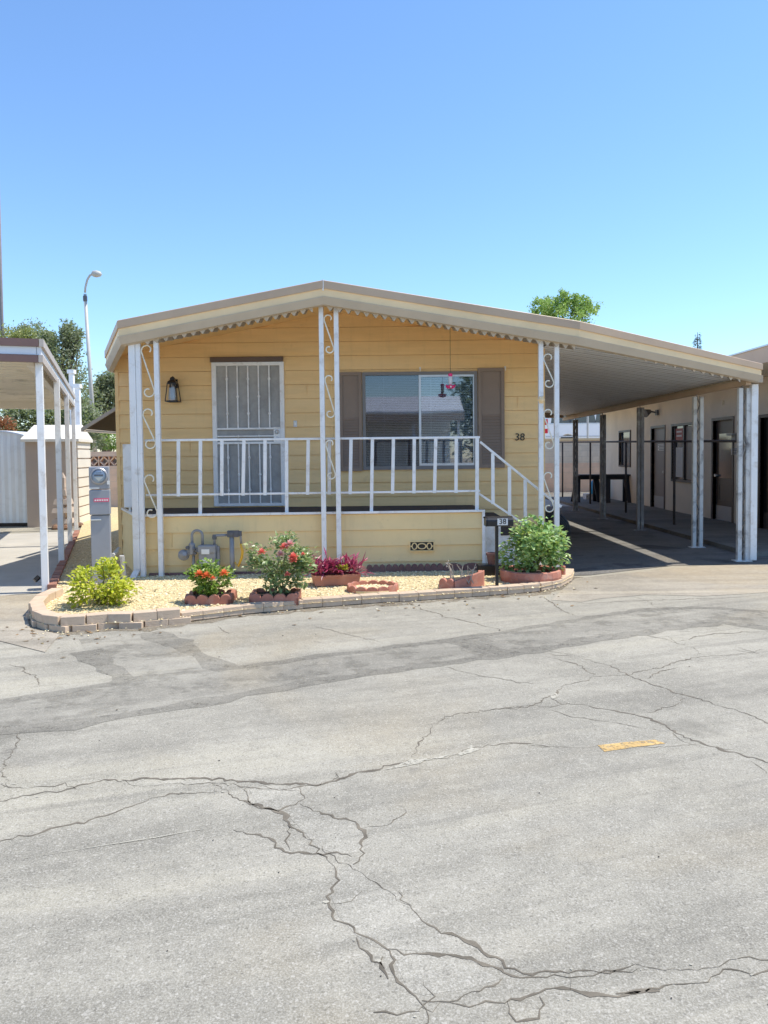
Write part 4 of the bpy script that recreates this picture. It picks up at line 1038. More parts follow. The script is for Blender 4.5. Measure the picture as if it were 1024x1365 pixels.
# scalloped terracotta beds
def scallop_run(mb, a, b, h=.11, n=4, t=.045, thick_top=.05):
    a = Vector(a); b = Vector(b); d = b-a; L = d.length; d.normalize(); nn = Vector((-d.y,d.x,0))
    pts = [(0,0)]; w = L/n
    for i in range(n):
        for k in range(9):
            th = math.pi*(1-k/8); pts.append((w*(i+.5)+w*.5*math.cos(th), h-thick_top*.9+thick_top*math.sin(th)))
    pts.append((L,0))
    mb.prism([tuple(a+d*x+Vector((0,0,z))) for x, z in pts], nn*t)
def rect_bed(px0, px1, py, dep, h, label, rz=0, n=4, mat_=None, soil=True):
    a, b = G(px0,py,BZ-.01), G(px1,py-1,BZ-.01)
    d = (b-a).normalized(); nn = Vector((-d.y,d.x,0))
    t = thing('planter_edging', (a+b)/2, label, 'planter')
    for p, q_, k in ((a,b,n),(b,b+nn*dep,2),(b+nn*dep,a+nn*dep,n),(a+nn*dep,a,2)):
        mb = MB(); scallop_run(mb, p, q_, h, k); mb.build('edging_block', mat_ or M['terra'], t, bevel=.006)
    if soil:
        mb = MB(); zz = h*.62; e = .03
        pl_ = [a+d*e+nn*e, b-d*e+nn*e, b-d*e+nn*(dep-e), a+d*e+nn*(dep-e)]
        mb.prism([(p.x,p.y,BZ) for p in pl_], (0,0,zz)); mb.build('soil', M['soil'], t)
    return (a+b)/2 + nn*dep/2
c1 = rect_bed(246,309,808,.34,.105,'low scalloped terracotta planter holding the orange flowers')
t, cl = plant('orange_flower_plant', 'leafy green plant with orange blooms in the scalloped planter before the gas meter', 'flowering plant', (c1.x+.02,c1.y,BZ+.225), (.215,.17,.15), 1000, .055, .032, (c1.x,c1.y,BZ+.06), M['ger'], clumps=26)
for px, py in ((266,764),(275.5,766),(299,763),(284,770)):
    q = P(px,py,c1.y-.19); flower(q, .05 if px != 284 else .03, M['petal_or'], t)
c2 = rect_bed(332,398,808,.36,.115,'scalloped terracotta planter under the coral rose bush', mat_=M['terra'])
t, cl = plant('rose_bush', 'rose bush with coral and pale pink blooms in front of the porch', 'rose bush', (c2.x+.05,c2.y,BZ+.39), (.315,.25,.27), 1600, .056, .034, (c2.x+.03,c2.y,BZ+.06), M['rose'], clumps=34, spread=.16)
for px, py, r_, m_ in ((349,735,.042,'petal_red'),(379,728,.045,'petal_red'),(386.5,724,.045,'petal_pk'),(391,741,.048,'petal_red'),(391,746,.04,'petal_red'),(374,738,.042,'petal_pk'),(383,765,.03,'petal_red'),(404,738,.022,'petal_red')):
    flower(P(px,py,c2.y-.26), r_*1.1, M[m_], t)
# trough with purple plant
a, b = G(418,783,BZ), G(481,780,BZ); d = (b-a).normalized(); nn = Vector((-d.y,d.x,0))
tr = thing('trough_planter', (a+b)/2, 'rectangular terracotta trough with purple leaves below the middle posts', 'planter')
mb = MB()
h = .125; w_ = .22; e = .02
lo = [a+d*.02, b-d*.02, b-d*.02+nn*w_, a+d*.02+nn*w_]; hi = [a, b, b+nn*(w_+.02), a+nn*(w_+.02)]
vs = [(p.x,p.y,BZ+.01) for p in lo]+[(p.x,p.y,BZ+h) for p in hi]
inn = [a+d*e+nn*e, b-d*e+nn*e, b-d*e+nn*w_, a+d*e+nn*w_]
vs += [(p.x,p.y,BZ+h) for p in inn] + [(p.x,p.y,BZ+h-.03) for p in inn]
mb.add(vs, [(0,3,2,1)]+[(i,(i+1)%4,4+(i+1)%4,4+i) for i in range(4)]+[(4+i,4+(i+1)%4,8+(i+1)%4,8+i) for i in range(4)]+[(8+i,8+(i+1)%4,12+(i+1)%4,12+i) for i in range(4)])
mb.bar(a+Vector((0,0,BZ*0+h-.012))-nn*.004, b+Vector((0,0,h-.012))-nn*.004, .016, .03)
mb.build('trough', M['terra2'], tr)
mb = MB(); mb.poly([(p.x,p.y,BZ+h-.029) for p in inn]); mb.build('soil', M['soil'], tr)
cp = (a+b)/2+nn*.11
pt_ = thing('purple_plant', (cp.x,cp.y,BZ+h), 'purple strap-leaved plant spilling from the terracotta trough', 'plant')
mb = MB()
for i in range(210):
    p = cp + d*rnd.uniform(-.27,.27) + nn*rnd.uniform(-.08,.08) + Vector((0,0,h-.03))
    v = Vector((rnd.gauss(0,.65), rnd.gauss(-.15,.5), rnd.uniform(.15,1.1))).normalized(); L = rnd.uniform(.09,.21)
    k = p + Vector((0,0,rnd.uniform(0,.10))); leaf(mb, k, v, Vector((0,0,1)), L, .030, .3)
    leaf(mb, k+v*L*.6, (v+Vector((rnd.gauss(0,.5),rnd.gauss(0,.5),-.5))).normalized(), Vector((0,0,1)), L*.7, .028, .3)
for i in range(9):
    p = cp + d*rnd.uniform(-.3,.3) + Vector((0,0,h)); v = Vector((rnd.gauss(0,.7),rnd.gauss(0,.3),1)).normalized(); leaf(mb, p, v, Vector((0,1,0)), rnd.uniform(.22,.32), .018, .2)
mb.build('foliage', M['purple'], pt_)
q = P(457,757,cp.y-.12); su = thing('succulent', (q.x,q.y,BZ+h), 'yellow-green succulent rosette among the purple leaves', 'succulent')
mb = MB()
for i in range(60):
    v = rv(); v.z = abs(v.z); v.y -= .4; leaf(mb, q+Vector((rnd.uniform(-.045,.045),rnd.uniform(-.02,.02),rnd.uniform(-.03,.02))), v, Vector((0,0,1)), .055, .024, .1)
mb.build('foliage', M['succ'], su)
# oval scalloped ring filled with gravel
a = G(496.5,793,BZ-.01); ring_t = thing('planter_ring', a, 'oval ring of scalloped terracotta edging filled with gravel', 'planter')
rx_, ry_ = P(532,790,a.y).x-a.x, .24; cy_ = a.y+.20
ns = 14
for i in range(ns):
    t0, t1 = 2*math.pi*i/ns, 2*math.pi*(i+1)/ns
    p0 = (a.x+rx_*math.cos(t0), cy_+ry_*math.sin(t0), BZ-.01); p1 = (a.x+rx_*math.cos(t1), cy_+ry_*math.sin(t1), BZ-.01)
    mb = MB(); scallop_run(mb, p0, p1, .085, 1, .035, .04); mb.build('edging_block', M['terra'], ring_t, bevel=.004)
mb = MB()
for i in range(500):
    t = rnd.uniform(0,6.28); k = math.sqrt(rnd.random())*.86; pebble(a.x+rx_*k*math.cos(t), cy_+ry_*k*math.sin(t), BZ+.03, rnd.uniform(.01,.02))
mb.lathe((a.x,cy_,BZ), [(.26,0),(.26,.03)], 20); g_ = tag(mb.build('planter_gravel', M['pebble']), 'pale gravel heaped inside the oval terracotta ring', 'gravel', kind='stuff')
# red blocks with dry twigs
a, b = G(585,787,BZ-.01), G(645,783,BZ-.01)
bt = thing('block_planter', (a+b)/2, 'broken red block planter with dry twigs left of the mailbox', 'planter')
m_ = G(606,789,BZ-.01)
mb = MB(); mb.prism([tuple(m_), tuple(b), tuple(b+Vector((0,.0,.185))), tuple(m_+Vector((0,0,.115)))], (.02,.09,0)); mb.build('edging_block', M['terra'], bt, bevel=.008)
mb = MB(); scallop_run(mb, a, m_+Vector((-.008,0.01,0)), .13, 2, .05, .05); mb.build('edging_block', M['terra'], bt, bevel=.006)
mb = MB(); scallop_run(mb, b+Vector((.0,.0,0)), b+Vector((.02,.32,0)), .15, 2, .05, .05); mb.build('edging_block', M['terra'], bt, bevel=.006)
mb = MB(); pl_ = [a+Vector((.03,.05,0)), m_+Vector((0,.06,0)), b+Vector((-.03,.06,0)), b+Vector((-.03,.32,0)), a+Vector((.05,.32,0))]; mb.prism([(p.x,p.y,BZ) for p in pl_], (0,0,.07)); mb.build('soil', M['soil'], bt)
tw = thing('dry_twigs', (m_.x,m_.y+.2,BZ+.07), 'pale leafless twigs standing in the broken red block planter', 'dead plant')
mb = MB()
for i in range(13):
    p = Vector((rnd.uniform(m_.x-.02,b.x-.1), m_.y+rnd.uniform(.1,.25), BZ+.06)); v = Vector((rnd.gauss(-.1,.25), rnd.gauss(0,.2), 1)); L = rnd.uniform(.10,.22)
    q = p+v*L; mb.tube([p, p+v*L*.5+Vector((rnd.gauss(0,.012),0,0)), q], [.006,.005,.0035], 5)
    if i % 2: mb.tube([p+v*L*.6, p+v*L*.6+Vector((rnd.gauss(0,.05),0,.06))], [.004,.002], 5)
p = P(601,770,m_.y+.15); q = P(598,752,m_.y+.15); mb.tube([p, p.lerp(q,.5)+Vector((.012,0,0)), q], [.01,.012,.007], 6)
for i in range(22): leaf(mb, q+rv()*.03, rv(), Vector((0,0,1)), .03, .015)
mb.build('stem', M['twig'], tw)
# big rose bush in round ring
rc = G(714,779,BZ); rt = thing('round_planter', rc, 'round terracotta planter ring around the tall leafy rose bush', 'planter')
mb = MB(); n = 26; R0 = .345
prof = [(R0-.05,0),(R0,0),(R0+.012,.06),(R0+.005,.125),(R0-.02,.135),(R0-.045,.12),(R0-.05,0)]
for i in range(len(prof)-1):
    for k in range(n):
        t0, t1 = 2*math.pi*k/n, 2*math.pi*(k+1)/n
        (r0,z0),(r1,z1) = prof[i], prof[i+1]
        mb.poly([(rc.x+r0*math.cos(t0),rc.y+.3+r0*math.sin(t0),BZ+z0),(rc.x+r0*math.cos(t1),rc.y+.3+r0*math.sin(t1),BZ+z0),(rc.x+r1*math.cos(t1),rc.y+.3+r1*math.sin(t1),BZ+z1),(rc.x+r1*math.cos(t0),rc.y+.3+r1*math.sin(t0),BZ+z1)])
mb.build('planter_rim', M['terra'], rt)
mb = MB(); mb.lathe((rc.x,rc.y+.3,BZ), [(R0-.04,0),(R0-.04,.075)], 24); mb.build('soil', M['soil'], rt)
plant('tall_rose_bush', 'tall leafy green rose bush beside the mailbox and the porch steps', 'rose bush', (P(714,731,rc.y+.3).x,rc.y+.28,P(711,735,rc.y+.3).z), (.34,.30,.375), 2300, .062, .044, (rc.x,rc.y+.3,BZ+.07), M['rose_big'], clumps=30, stems=26, spread=.19, droop=.35, shell=.45)
for k, (px, py) in enumerate(((740,776),(746.5,774),(752,772))):
    q = G(px,py,BZ-.01); mb = MB(); mb.lathe((q.x,q.y+.05,BZ-.02), [(.030,0),(.030,.15),(.026,.16),(.012,.163)], 14)
    tag(mb.build('edging_log', M['terra']), ['short round terracotta log nearest the rose planter', 'short round terracotta log in the middle of the three by the driveway', 'short round terracotta log standing nearest the driveway'][k], 'edging log')
# dark scalloped edging along the skirt
for i in range(6):
    x0 = P(489,768,9.45).x + i*.245; x1 = x0+.24; mb = MB(); scallop_run(mb, (x0,FRONT(x0)-.10,.0), (x1,FRONT(x1)-.10,.0), .145, 3 if i < 4 else 1, .04, .05)
    tag(mb.build('scalloped_edging', M['darkterra'], bevel=.004), 'dark red scalloped edging block with several rounds against the porch skirting' if i < 4 else 'dark red flat-topped edging block at the right end of the porch skirting', 'edging block', 'edging blocks along the porch skirting')
for i in range(9):
    x0 = P(200,768,9.35).x + i*.245; x1 = x0+.235; mb = MB(); mb.bar((x0,FRONT(x0)-.05,.05),(x1,FRONT(x1)-.05,.05),.05,.07)
    tag(mb.build('skirting_block', M['darkterra'], bevel=.006), 'low dark red block half sunk at the foot of the skirting behind the gas meter', 'edging block', 'low blocks at the foot of the skirting')

# hummingbird feeder
q = P(600.5,507,9.95); ft = thing('hummingbird_feeder', q, 'red hummingbird feeder with clear bottle hanging before the window', 'bird feeder')
s = .00995
mb = MB(); mb.lathe((q.x,q.y,P(600,500,q.y).z), [(.028,-.02),(.036,0),(.036,.02),(.012,.032)], 14); mb.build('feeder_cap', M['red'], ft, smooth=False)
mb = MB(); mb.lathe((q.x,q.y,P(600,514,q.y).z), [(.018,0),(.03,.03),(.034,.10),(.028,.13)], 14); mb.build('feeder_bottle', M['frost'], ft, smooth=True)
mb = MB(); mb.lathe((q.x,q.y,P(600,518.5,q.y).z), [(.05,0),(.075,.015),(.08,.028),(.05,.045),(.02,.05)], 18)
for k in range(5):
    a_ = k*1.257-1.57; mb.lathe((q.x+.068*math.cos(a_),q.y+.068*math.sin(a_),P(600,517,q.y).z+.02), [(.022,0),(.018,.012),(.006,.016)], 6)
mb.build('feeder_base', M['red'], ft)
mb = MB(); mb.lathe((q.x,q.y-.078,P(600,516.5,q.y).z), [(.014,0),(.014,.004)], 8, M=mt); mb.build('feeder_port', M['paper'], ft)
mb = MB(); mb.tube([(q.x,q.y,P(600,498,q.y).z),(q.x,q.y,zroof(q.x)-.09)], .003, 5); mb.build('hanging_wire', M['black'], ft)
for o_f in list(ft.children):
    if o_f.name.startswith('feeder'): o_f.data.transform(Matrix.Translation(q) @ Matrix.Diagonal((.8,.8,.95,1)) @ Matrix.Translation(-q))

# coiled hose behind the stairs
q = G(733,690); mb = MB(); c = Vector((2.42,11.2,.42))
for k in range(7):
    rr = .16+.028*(k % 4); yy = (k//4)*.06
    mb.tube([(c.x+.02*math.cos(5*i)+rr*math.cos(2*math.pi*i/20), c.y+yy, c.z+rr*math.sin(2*math.pi*i/20)) for i in range(21)], .022, 6)
mb.bar((c.x,c.y+.05,0),(c.x,c.y+.05,c.z+.2),.05,.05)
tag(mb.build('hose_coil', M['rubber'], smooth=False), 'coil of black hose on a short stake beside the wall of the carport', 'hose')

# ------------------------------------------------------------------ stucco building on the right
SX = 7.0
sb_ = thing('stucco_building', (SX,17,0), 'long beige stucco building with dark doors on the right of the carport', 'building')
def sp(mb, name, m, **k): return mb.build(name, m, sb_, **k)
YN, YF_ = 10.6, 24.9
H = 2.95
def SY(px): return PX(px,600,SX).y
def SZ(px, py): return PX(px,py,SX).z
ops = []
def opening(px0, px1, pyt, pyb): 
    y0, y1 = SY(px1), SY(px0); pm = (px0+px1)/2; o = (y0, y1, SZ(pm,pyb) if pyb else .02, SZ(pm,pyt)); ops.append(o); return o
d1 = opening(869,886,570.5,None); w1 = opening(897,927,567,640); d2 = opening(951,977,560,None); w0_ = opening(826.5,840.5,576,620); d3 = opening(1014,1040,556,None)
mb = MB()
siding(mb, (SX,0,0), (0,1,0), (-1,0,0), YN, YF_, 0, lambda x: H, 10, [(o[0],o[1],o[2],o[3]) for o in ops], off=0)
for o in ops:                                              # reveals
    for a, b in (((o[0],o[2]),(o[0],o[3])),((o[1],o[3]),(o[1],o[2])),((o[0],o[3]),(o[1],o[3])),((o[1],o[2]),(o[0],o[2]))):
        mb.poly([(SX,a[0],a[1]),(SX,b[0],b[1]),(SX+.12,b[0],b[1]),(SX+.12,a[0],a[1])])
mb.boxp((SX+.2,YN,0),(13,YN+.2,H)); mb.boxp((SX+.001,YF_-.2,0),(13,YF_,H)); mb.boxp((SX,YN,0),(SX+.2,YN+.01,H))
mb.boxp((13,YN,0),(13.2,YF_,H))
sp(mb, 'wall', M['stucco'])
mb = MB(); OX = 5.66
mb.boxp((OX+.03,YN-.25,2.90),(13.4,YF_+.3,3.06)); mb.boxp((OX,YN-.28,2.86),(OX+.028,YF_+.3,3.10),1); mb.boxp((OX+.029,YN-.28,2.86),(13.4,YN-.252,3.10),1)
mb.boxp((OX-.02,YN-.3,3.101),(13.4,YF_+.3,3.125),2)
sp(mb, 'roof', [M['stucco'],M['cap'],M['alum']])
def sdoor(o, panel, kick, glassy=False):
    mb = MB(); f = .06
    mb.boxp((SX-.02,o[0]-f,o[2]),(SX+.1,o[0],o[3]+f)); mb.boxp((SX-.02,o[1],o[2]),(SX+.1,o[1]+f,o[3]+f)); mb.boxp((SX-.02,o[0],o[3]),(SX+.1,o[1],o[3]+f))
    dr_ = sp(mb, 'door', M['doorbrown'])
    mb = MB(); mb.boxp((SX+.06,o[0],o[2]),(SX+.1,o[1],o[3])); 
    mb.build('door_leaf', panel, dr_)
    mb = MB(); mb.boxp((SX+.05,o[0]+.04,o[2]+.03),(SX+.0595,o[1]-.04,o[2]+.36)); mb.build('kick_plate', kick, dr_)
    if glassy:
        mb = MB(); zm = o[2]+.95; zt = o[3]-.28
        mb.boxp((SX+.052,o[0]+.16,zm),(SX+.0595,o[1]-.16,zt)); mb.build('door_glass', M['vglass'], dr_)
        mb = MB()
        for a, b in (((o[0]+.16,o[2]+.46),(o[1]-.16,o[2]+.49)),((o[0]+.16,o[2]+.80),(o[1]-.16,o[2]+.83)),((o[0]+.16,o[2]+.49),(o[0]+.19,o[2]+.80)),((o[1]-.19,o[2]+.49),(o[1]-.16,o[2]+.80))): mb.boxp((SX+.05,a[0],a[1]),(SX+.0595,b[0],b[1]))
        mb.build('door_moulding', panel, dr_)
    mb = MB(); ky = o[1]-.1 if glassy else o[0]+.1; mb.lathe((SX+.06,ky,o[2]+1.0), [(.02,0),(.02,.03),(.035,.04),(.03,.07)], 10, M=Matrix.Rotation(-math.pi/2,3,'Y')); mb.build('handle', M['alum'], dr_)
    return dr_
a = sdoor(d1, M['doorgrey'], M['kick']); sdoor(d2, M['doorbrown'], M['kick'], True); sdoor(d3, M['black'], M['doorbrown'])
def notice(y0, y1, z0, z1, x, par, m='paper', rows=4):
    mb = MB(); mb.boxp((x-.008,y0,z0),(x,y1,z1))
    for k in range(rows):
        zz = z1-(z1-z0)*(k+.7)/(rows+.4); mb.boxp((x-.0095,y0+.03,zz-.010),(x-.0075,y1-.03-.05*(k % 2),zz+.010),1)
    return mb.build('notice', [M[m],M['ink']], par)
notice(SY(883),SY(874.5),SZ(879,600.5),SZ(879,592),SX+.058,a)
notice(SY(985.5),SY(975.5),SZ(980,606.5),SZ(980,597),SX-.001,sb_)
def swin(o, sashes):
    mb = MB(); f = .05
    mb.boxp((SX-.03,o[0]-f,o[2]-f),(SX+.03,o[0],o[3]+f)); mb.boxp((SX-.03,o[1],o[2]-f),(SX+.03,o[1]+f,o[3]+f)); mb.boxp((SX-.03,o[0],o[3]),(SX+.03,o[1],o[3]+f)); mb.boxp((SX-.03,o[0],o[2]-f),(SX+.03,o[1],o[2]))
    for k in range(1,sashes): y = o[0]+(o[1]-o[0])*k/sashes; mb.boxp((SX-.01,y-.03,o[2]),(SX+.03,y+.03,o[3]))
    wn = sp(mb, 'window', M['doorbrown']); mb = MB(); mb.boxp((SX+.04,o[0],o[2]),(SX+.05,o[1],o[3])); mb.build('pane', M['vglass'], wn); return wn
wn = swin(w1, 2); swin(w0_, 1)
M['curt'] = mat('pale_window_board', (.62,.62,.60), .7, .05, 4)
ym = (w1[0]+w1[1])/2
mb = MB(); mb.boxp((SX+.03,ym+.10,w1[2]+.06),(SX+.038,w1[1]-.12,w1[2]+.78)); mb.build('window_board', M['curt'], wn)
mb = MB(); mb.boxp((SX+.034,w1[0]+.02,w1[2]+.02),(SX+.039,ym-.035,w1[3]-.02)); mb.build('window_screen', M['doorgrey'], wn)
mb = MB(); mb.boxp((SX+.029,ym+.14,w1[3]-.34),(SX+.038,w1[1]-.1,w1[3]-.06))
for k in range(2): mb.boxp((SX+.0275,ym+.2,w1[3]-.16-.1*k),(SX+.0295,w1[1]-.16,w1[3]-.12-.1*k),1)
M['redpaper'] = mat('faded_red_paper', (.45,.16,.14), .7, .1, 5)
mb.build('notice', [M['redpaper'],M['paper']], wn)
# flood light and small wall lamp
y, z = SY(877), SZ(877,551)
mb = MB(); mb.box((SX-.03,y,z+.02),(.05,.14,.14)); mb.tube([(SX-.04,y,z+.02),(SX-.16,y+.05,z+.05)],.02,8); mb.lathe((SX-.18,y+.07,z+.06), [(.05,0),(.11,.16),(.11,.18)], 12, M=Matrix.Rotation(R(-110),3,'Y') @ Matrix.Rotation(R(20),3,'X')); sp(mb, 'flood_light', M['gasdark'])
y, z = SY(984), SZ(984,579)
mb = MB(); mb.box((SX-.09,y,z),(.18,.26,.04)); mb.box((SX-.05,y,z-.07),(.1,.16,.1)); sp(mb, 'wall_lamp', M['gasgrey'])
y, z = SY(964), SZ(964,537)
mb = MB(); mb.box((SX-.02,y,z),(.04,.07,.1)); sp(mb, 'conduit_box', M['stucco'])
mb = MB(); yy = SY(990); mb.boxp((SX-.06,yy-.05,0),(SX-.001,yy+.05,H-.06)); sp(mb, 'wall_trim', M['kick'])

# pipe fence along the walkway
FXx = 5.72
pf = thing('pipe_fence', (FXx,18,0), 'dark rusty pipe rail fence between the carport and the stucco building', 'fence')
mb = MB(); rz0 = PX(985,588,FXx); rz1 = PX(745,589.5,FXx)
mb.tube([rz0, PX(870,588.5,FXx), rz1], .022, 8); mb.build('fence_rail', M['rust'], pf, smooth=True)
for px in (899,834.5,787,750):
    q = PX(px,640,FXx); t = (q.y-rz0.y)/(rz1.y-rz0.y); mb = MB(); mb.tube([(FXx,q.y,0),(FXx,q.y,rz0.z+(rz1.z-rz0.z)*t)], .026, 8); mb.build('fence_post', M['rust'], pf, smooth=True)

# sawhorses with a board
q = G(804,672)
sy_ = q.y; 
for k, (px, dy, lab) in enumerate(((782,0,'navy black plastic sawhorse nearer the block wall under the board'),(822,-.35,'navy black plastic sawhorse nearer the stucco wall under the board'))):
    c = G(px,676); Y = sy_+dy; cx = P(px,650,Y).x
    st_ = thing('sawhorse', (cx,Y,0), lab, 'sawhorse')
    mb = MB(); mb.boxp((cx-.38,Y-.05,.74),(cx+.38,Y+.05,.84)); mb.build('top_beam', M['tool'], st_, bevel=.01)
    for sx in (-1,1):
        for s2 in (-1,1):
            mb = MB(); mb.bar((cx+sx*.27,Y+s2*.02,.76),(cx+sx*.34,Y+s2*.26,0),.16,.05,up=(0,1,0)); mb.build('leg', M['tool'], st_)
        mb = MB(); mb.bar((cx+sx*.30,Y-.16,.32),(cx+sx*.30,Y+.16,.32),.05,.07); mb.build('leg_brace', M['tool'], st_)
cx0, cx1 = P(770,640,sy_).x, P(836,640,sy_).x
mb = MB(); mb.bar((cx0,sy_-.1,.868),(cx1,sy_-.3,.868),.5,.05); tag(mb.build('work_board', M['tool'], bevel=.005), 'dark board laid across the two plastic sawhorses', 'board')
q = P(793,649,sy_+1.2); mb = MB(); mb.lathe((q.x,q.y,q.z-.22), [(.13,0),(.16,.16),(.17,.34),(.155,.36),(.10,.40),(.05,.46)], 14); 
tag(mb.build('water_jug', M['bluep'], smooth=True), 'bright blue plastic jug seen between the sawhorse legs', 'jug')
mb = MB(); mb.boxp((q.x-.3,q.y-.12,0),(q.x+.3,q.y+.3,q.z-.22)); tag(mb.build('low_bench', M['white_old']), 'low pale bench carrying the blue jug behind the sawhorses', 'bench')
q = G(770,655); mb = MB(); mb.boxp((q.x-.28,q.y,0),(q.x+.12,q.y+.4,.2)); mb.boxp((q.x-.18,q.y+.02,.2),(q.x+.3,q.y+.36,.36)); mb.bar((q.x-.3,q.y+.1,.22),(q.x+.05,q.y+.1,.40),.06,.05)
tag(mb.build('wood_pile', M['boxwood'], bevel=.01), 'small pile of brown wooden blocks at the foot of the block wall', 'wood pile')

# ------------------------------------------------------------------ block walls
def blockmat(name, c1, c2, mortar):
    m, nt, b, co = newmat(name)
    mp = N(nt, 'ShaderNodeMapping'); mp.inputs['Rotation'].default_value = (math.pi/2, 0, 0); nt.links.new(co, mp.inputs[0])
    br = N(nt, 'ShaderNodeTexBrick'); nt.links.new(mp.outputs[0], br.inputs[0])
    br.inputs['Scale'].default_value = 1; br.inputs['Brick Width'].default_value = .4; br.inputs['Row Height'].default_value = .2; br.inputs['Mortar Size'].default_value = .008
    br.inputs['Color1'].default_value = (*c1,1); br.inputs['Color2'].default_value = (*c2,1); br.inputs['Mortar'].default_value = (*mortar,1)
    c = mixc(nt, maprange(nt, noise(nt, co, 3, 6, .6), .4, .7, 0, .35), br.outputs[0], tuple(x*.6 for x in c1))
    nt.links.new(c, b.inputs['Base Color']); b.inputs['Roughness'].default_value = .9
    bump(nt, b, noise(nt, co, 60, 3, .6), .004); return m
M['block1'] = blockmat('tan_block', (.86,.60,.42), (.82,.57,.40), (.74,.55,.40))
M['block2'] = blockmat('pale_grey_block', (.82,.69,.53), (.75,.63,.48), (.66,.56,.44))
bw = thing('block_wall', (5,28.2,0), 'tan and grey block wall behind the carport below the white car', 'wall')
zt = P(780,584,28).z; zm = P(780,617,28).z
mb = MB(); mb.boxp((1.5,28.05,0),(14,28.3,zm)); mb.build('lower_courses', M['block1'], bw)
mb = MB(); mb.boxp((1.5,28.06,zm+.001),(14,28.29,zt-.08)); mb.build('upper_courses', M['block2'], bw)
mb = MB(); mb.boxp((1.5,28.0,zt-.079),(14,28.35,zt)); mb.build('wall_cap', M['creamf'], bw)
bl = thing('decorative_block_wall', (-9,23.2,0), 'pink tan block wall with patterned openings left of the house', 'wall')
ztl = P(136,602,23).z; z1, z2 = P(136,621,23).z, P(136,608.5,23).z
mb = MB(); mb.boxp((-16,23.05,0),(-3.8,23.3,z1)); mb.build('lower_courses', M['block1'], bl)
mb = MB(); mb.boxp((-16,23.02,z2),(-3.8,23.33,ztl)); mb.build('wall_cap', M['block1'], bl)
mb = MB(); x = -16; hh = z2-z1
while x < -3.9:
    mb.boxp((x,23.06,z1),(x+.03,23.28,z2)); c = x+.175
    for sx in (-1,1):
        mb.bar((c,23.17,z1+.01),(c+sx*.13,23.17,z1+hh/2),.2,.035); mb.bar((c,23.17,z2-.01),(c+sx*.13,23.17,z1+hh/2),.2,.035)
    x += .32
mb.build('patterned_blocks', M['block1'], bl)

# ------------------------------------------------------------------ white car above the wall
CY = 33.0; gz_ = 1.62
car = thing('parked_car', (9.3,CY,gz_), 'white van-like car parked above the block wall, seen through the carport', 'car')
x0 = P(726,570,CY).x; L = 4.9; Wd = 1.85
sd = [(0,.42),(0,1.05),(.08,1.32),(.18,1.72),(.4,1.84),(2.2,1.87),(3.0,1.72),(3.75,1.18),(4.7,1.0),(4.88,.75),(4.88,.35)]
body = [(x0+a, CY, gz_+b) for a, b in sd]
wx = [1.02, 3.95]
low = []
for c in wx[::-1]:
    for k in range(9): a = math.pi*k/8; low.append((x0+c+.40*math.cos(a), CY, gz_+.33+.40*math.sin(a)))
mb = MB(); mb.prism(body+low, (0,Wd,0)); mb.build('body', M['vanw'], car, bevel=.03)
mb = MB()
for a, b in ((.28,1.22),(1.30,2.15),(2.22,2.95)): mb.prism([(x0+a,CY-.006,gz_+1.22),(x0+a+.06,CY-.006,gz_+1.68),(x0+min(b,2.7),CY-.006,gz_+1.70),(x0+b+.1,CY-.006,gz_+1.22)][::-1], (0,.01,0))
mb.build('side_window', M['vglass'], car)
mb = MB(); mb.boxp((x0-.012,CY-.014,gz_+.78),(x0+.14,CY+.2,gz_+1.40)); tl = mb.build('tail_light', M['tail'], car)
mb = MB(); mb.boxp((x0-.018,CY-.02,gz_+.98),(x0+.146,CY+.19,gz_+1.14)); mb.build('reversing_lens', M['vanw'], tl)
for c in wx:
    for yy in (CY+.02, CY+Wd-.22):
        mb = MB(); mb.lathe((x0+c,yy+.2,gz_+.33), [(.28,0),(.33,.03),(.33,.17),(.28,.2)], 20, M=mt); wh = mb.build('wheel', M['tyre'], car)
        mb = MB(); mb.lathe((x0+c,yy+.0,gz_+.33), [(.2,0),(.2,.012),(.05,.02)], 14, M=mt); mb.build('wheel_rim', M['hub'], wh)
mb = MB(); mb.boxp((x0+.05,CY-.012,gz_+.60),(x0+4.7,CY-.002,gz_+.66)); mb.boxp((x0+.2,CY-.012,gz_+1.17),(x0+3.2,CY-.002,gz_+1.2)); mb.build('trim_strip', M['alum'], car)
q = P(783.5,570,31.5); mb = MB(); mb.tube([(q.x,31.5,1.6),(q.x,31.5,5.2)], .045, 8); mb.box((q.x,31.45,4.8),(.3,.02,.45)); tag(mb.build('sign_post', M['lamp']), 'thin grey metal post standing in front of the white car', 'post')

# ------------------------------------------------------------------ left neighbour: carport, sheds, posts
nb = thing('neighbouring_carport', (NC.x,NC.y,0), 'white and maroon edged carport at the left edge of the photo', 'carport')
z_t, z_b = P(57,452,8.4).z, P(57,483,8.4).z
c0 = P(57,470,8.4); c0 = Vector((c0.x, c0.y, 0)); Ld, Wd_ = 8.0, 7.0
hgt = z_t - z_b
def nbox(mb, a, l, w, z0, z1, mi=0):        # box along D (length l) and Dn (width w)
    a = Vector((a.x, a.y, z0)); mb.prism([a, a+D*l, a+D*l+Dn*w, a+Dn*w], (0,0,z1-z0), mi)
mb = MB(); nbox(mb, c0+D*.06+Dn*.06, Ld-.12, Wd_-.12, z_t-.14, z_t-.02, 0)
mb.build('roof', M['neighceil'], nb)
mb = MB()
for k in range(26): nbox(mb, c0+D*(.3+k*.33)+Dn*.12, .05, Wd_-.3, z_t-.17, z_t-.141)
mb.build('ceiling_rib', M['neighceil'], nb)
h3 = hgt/3
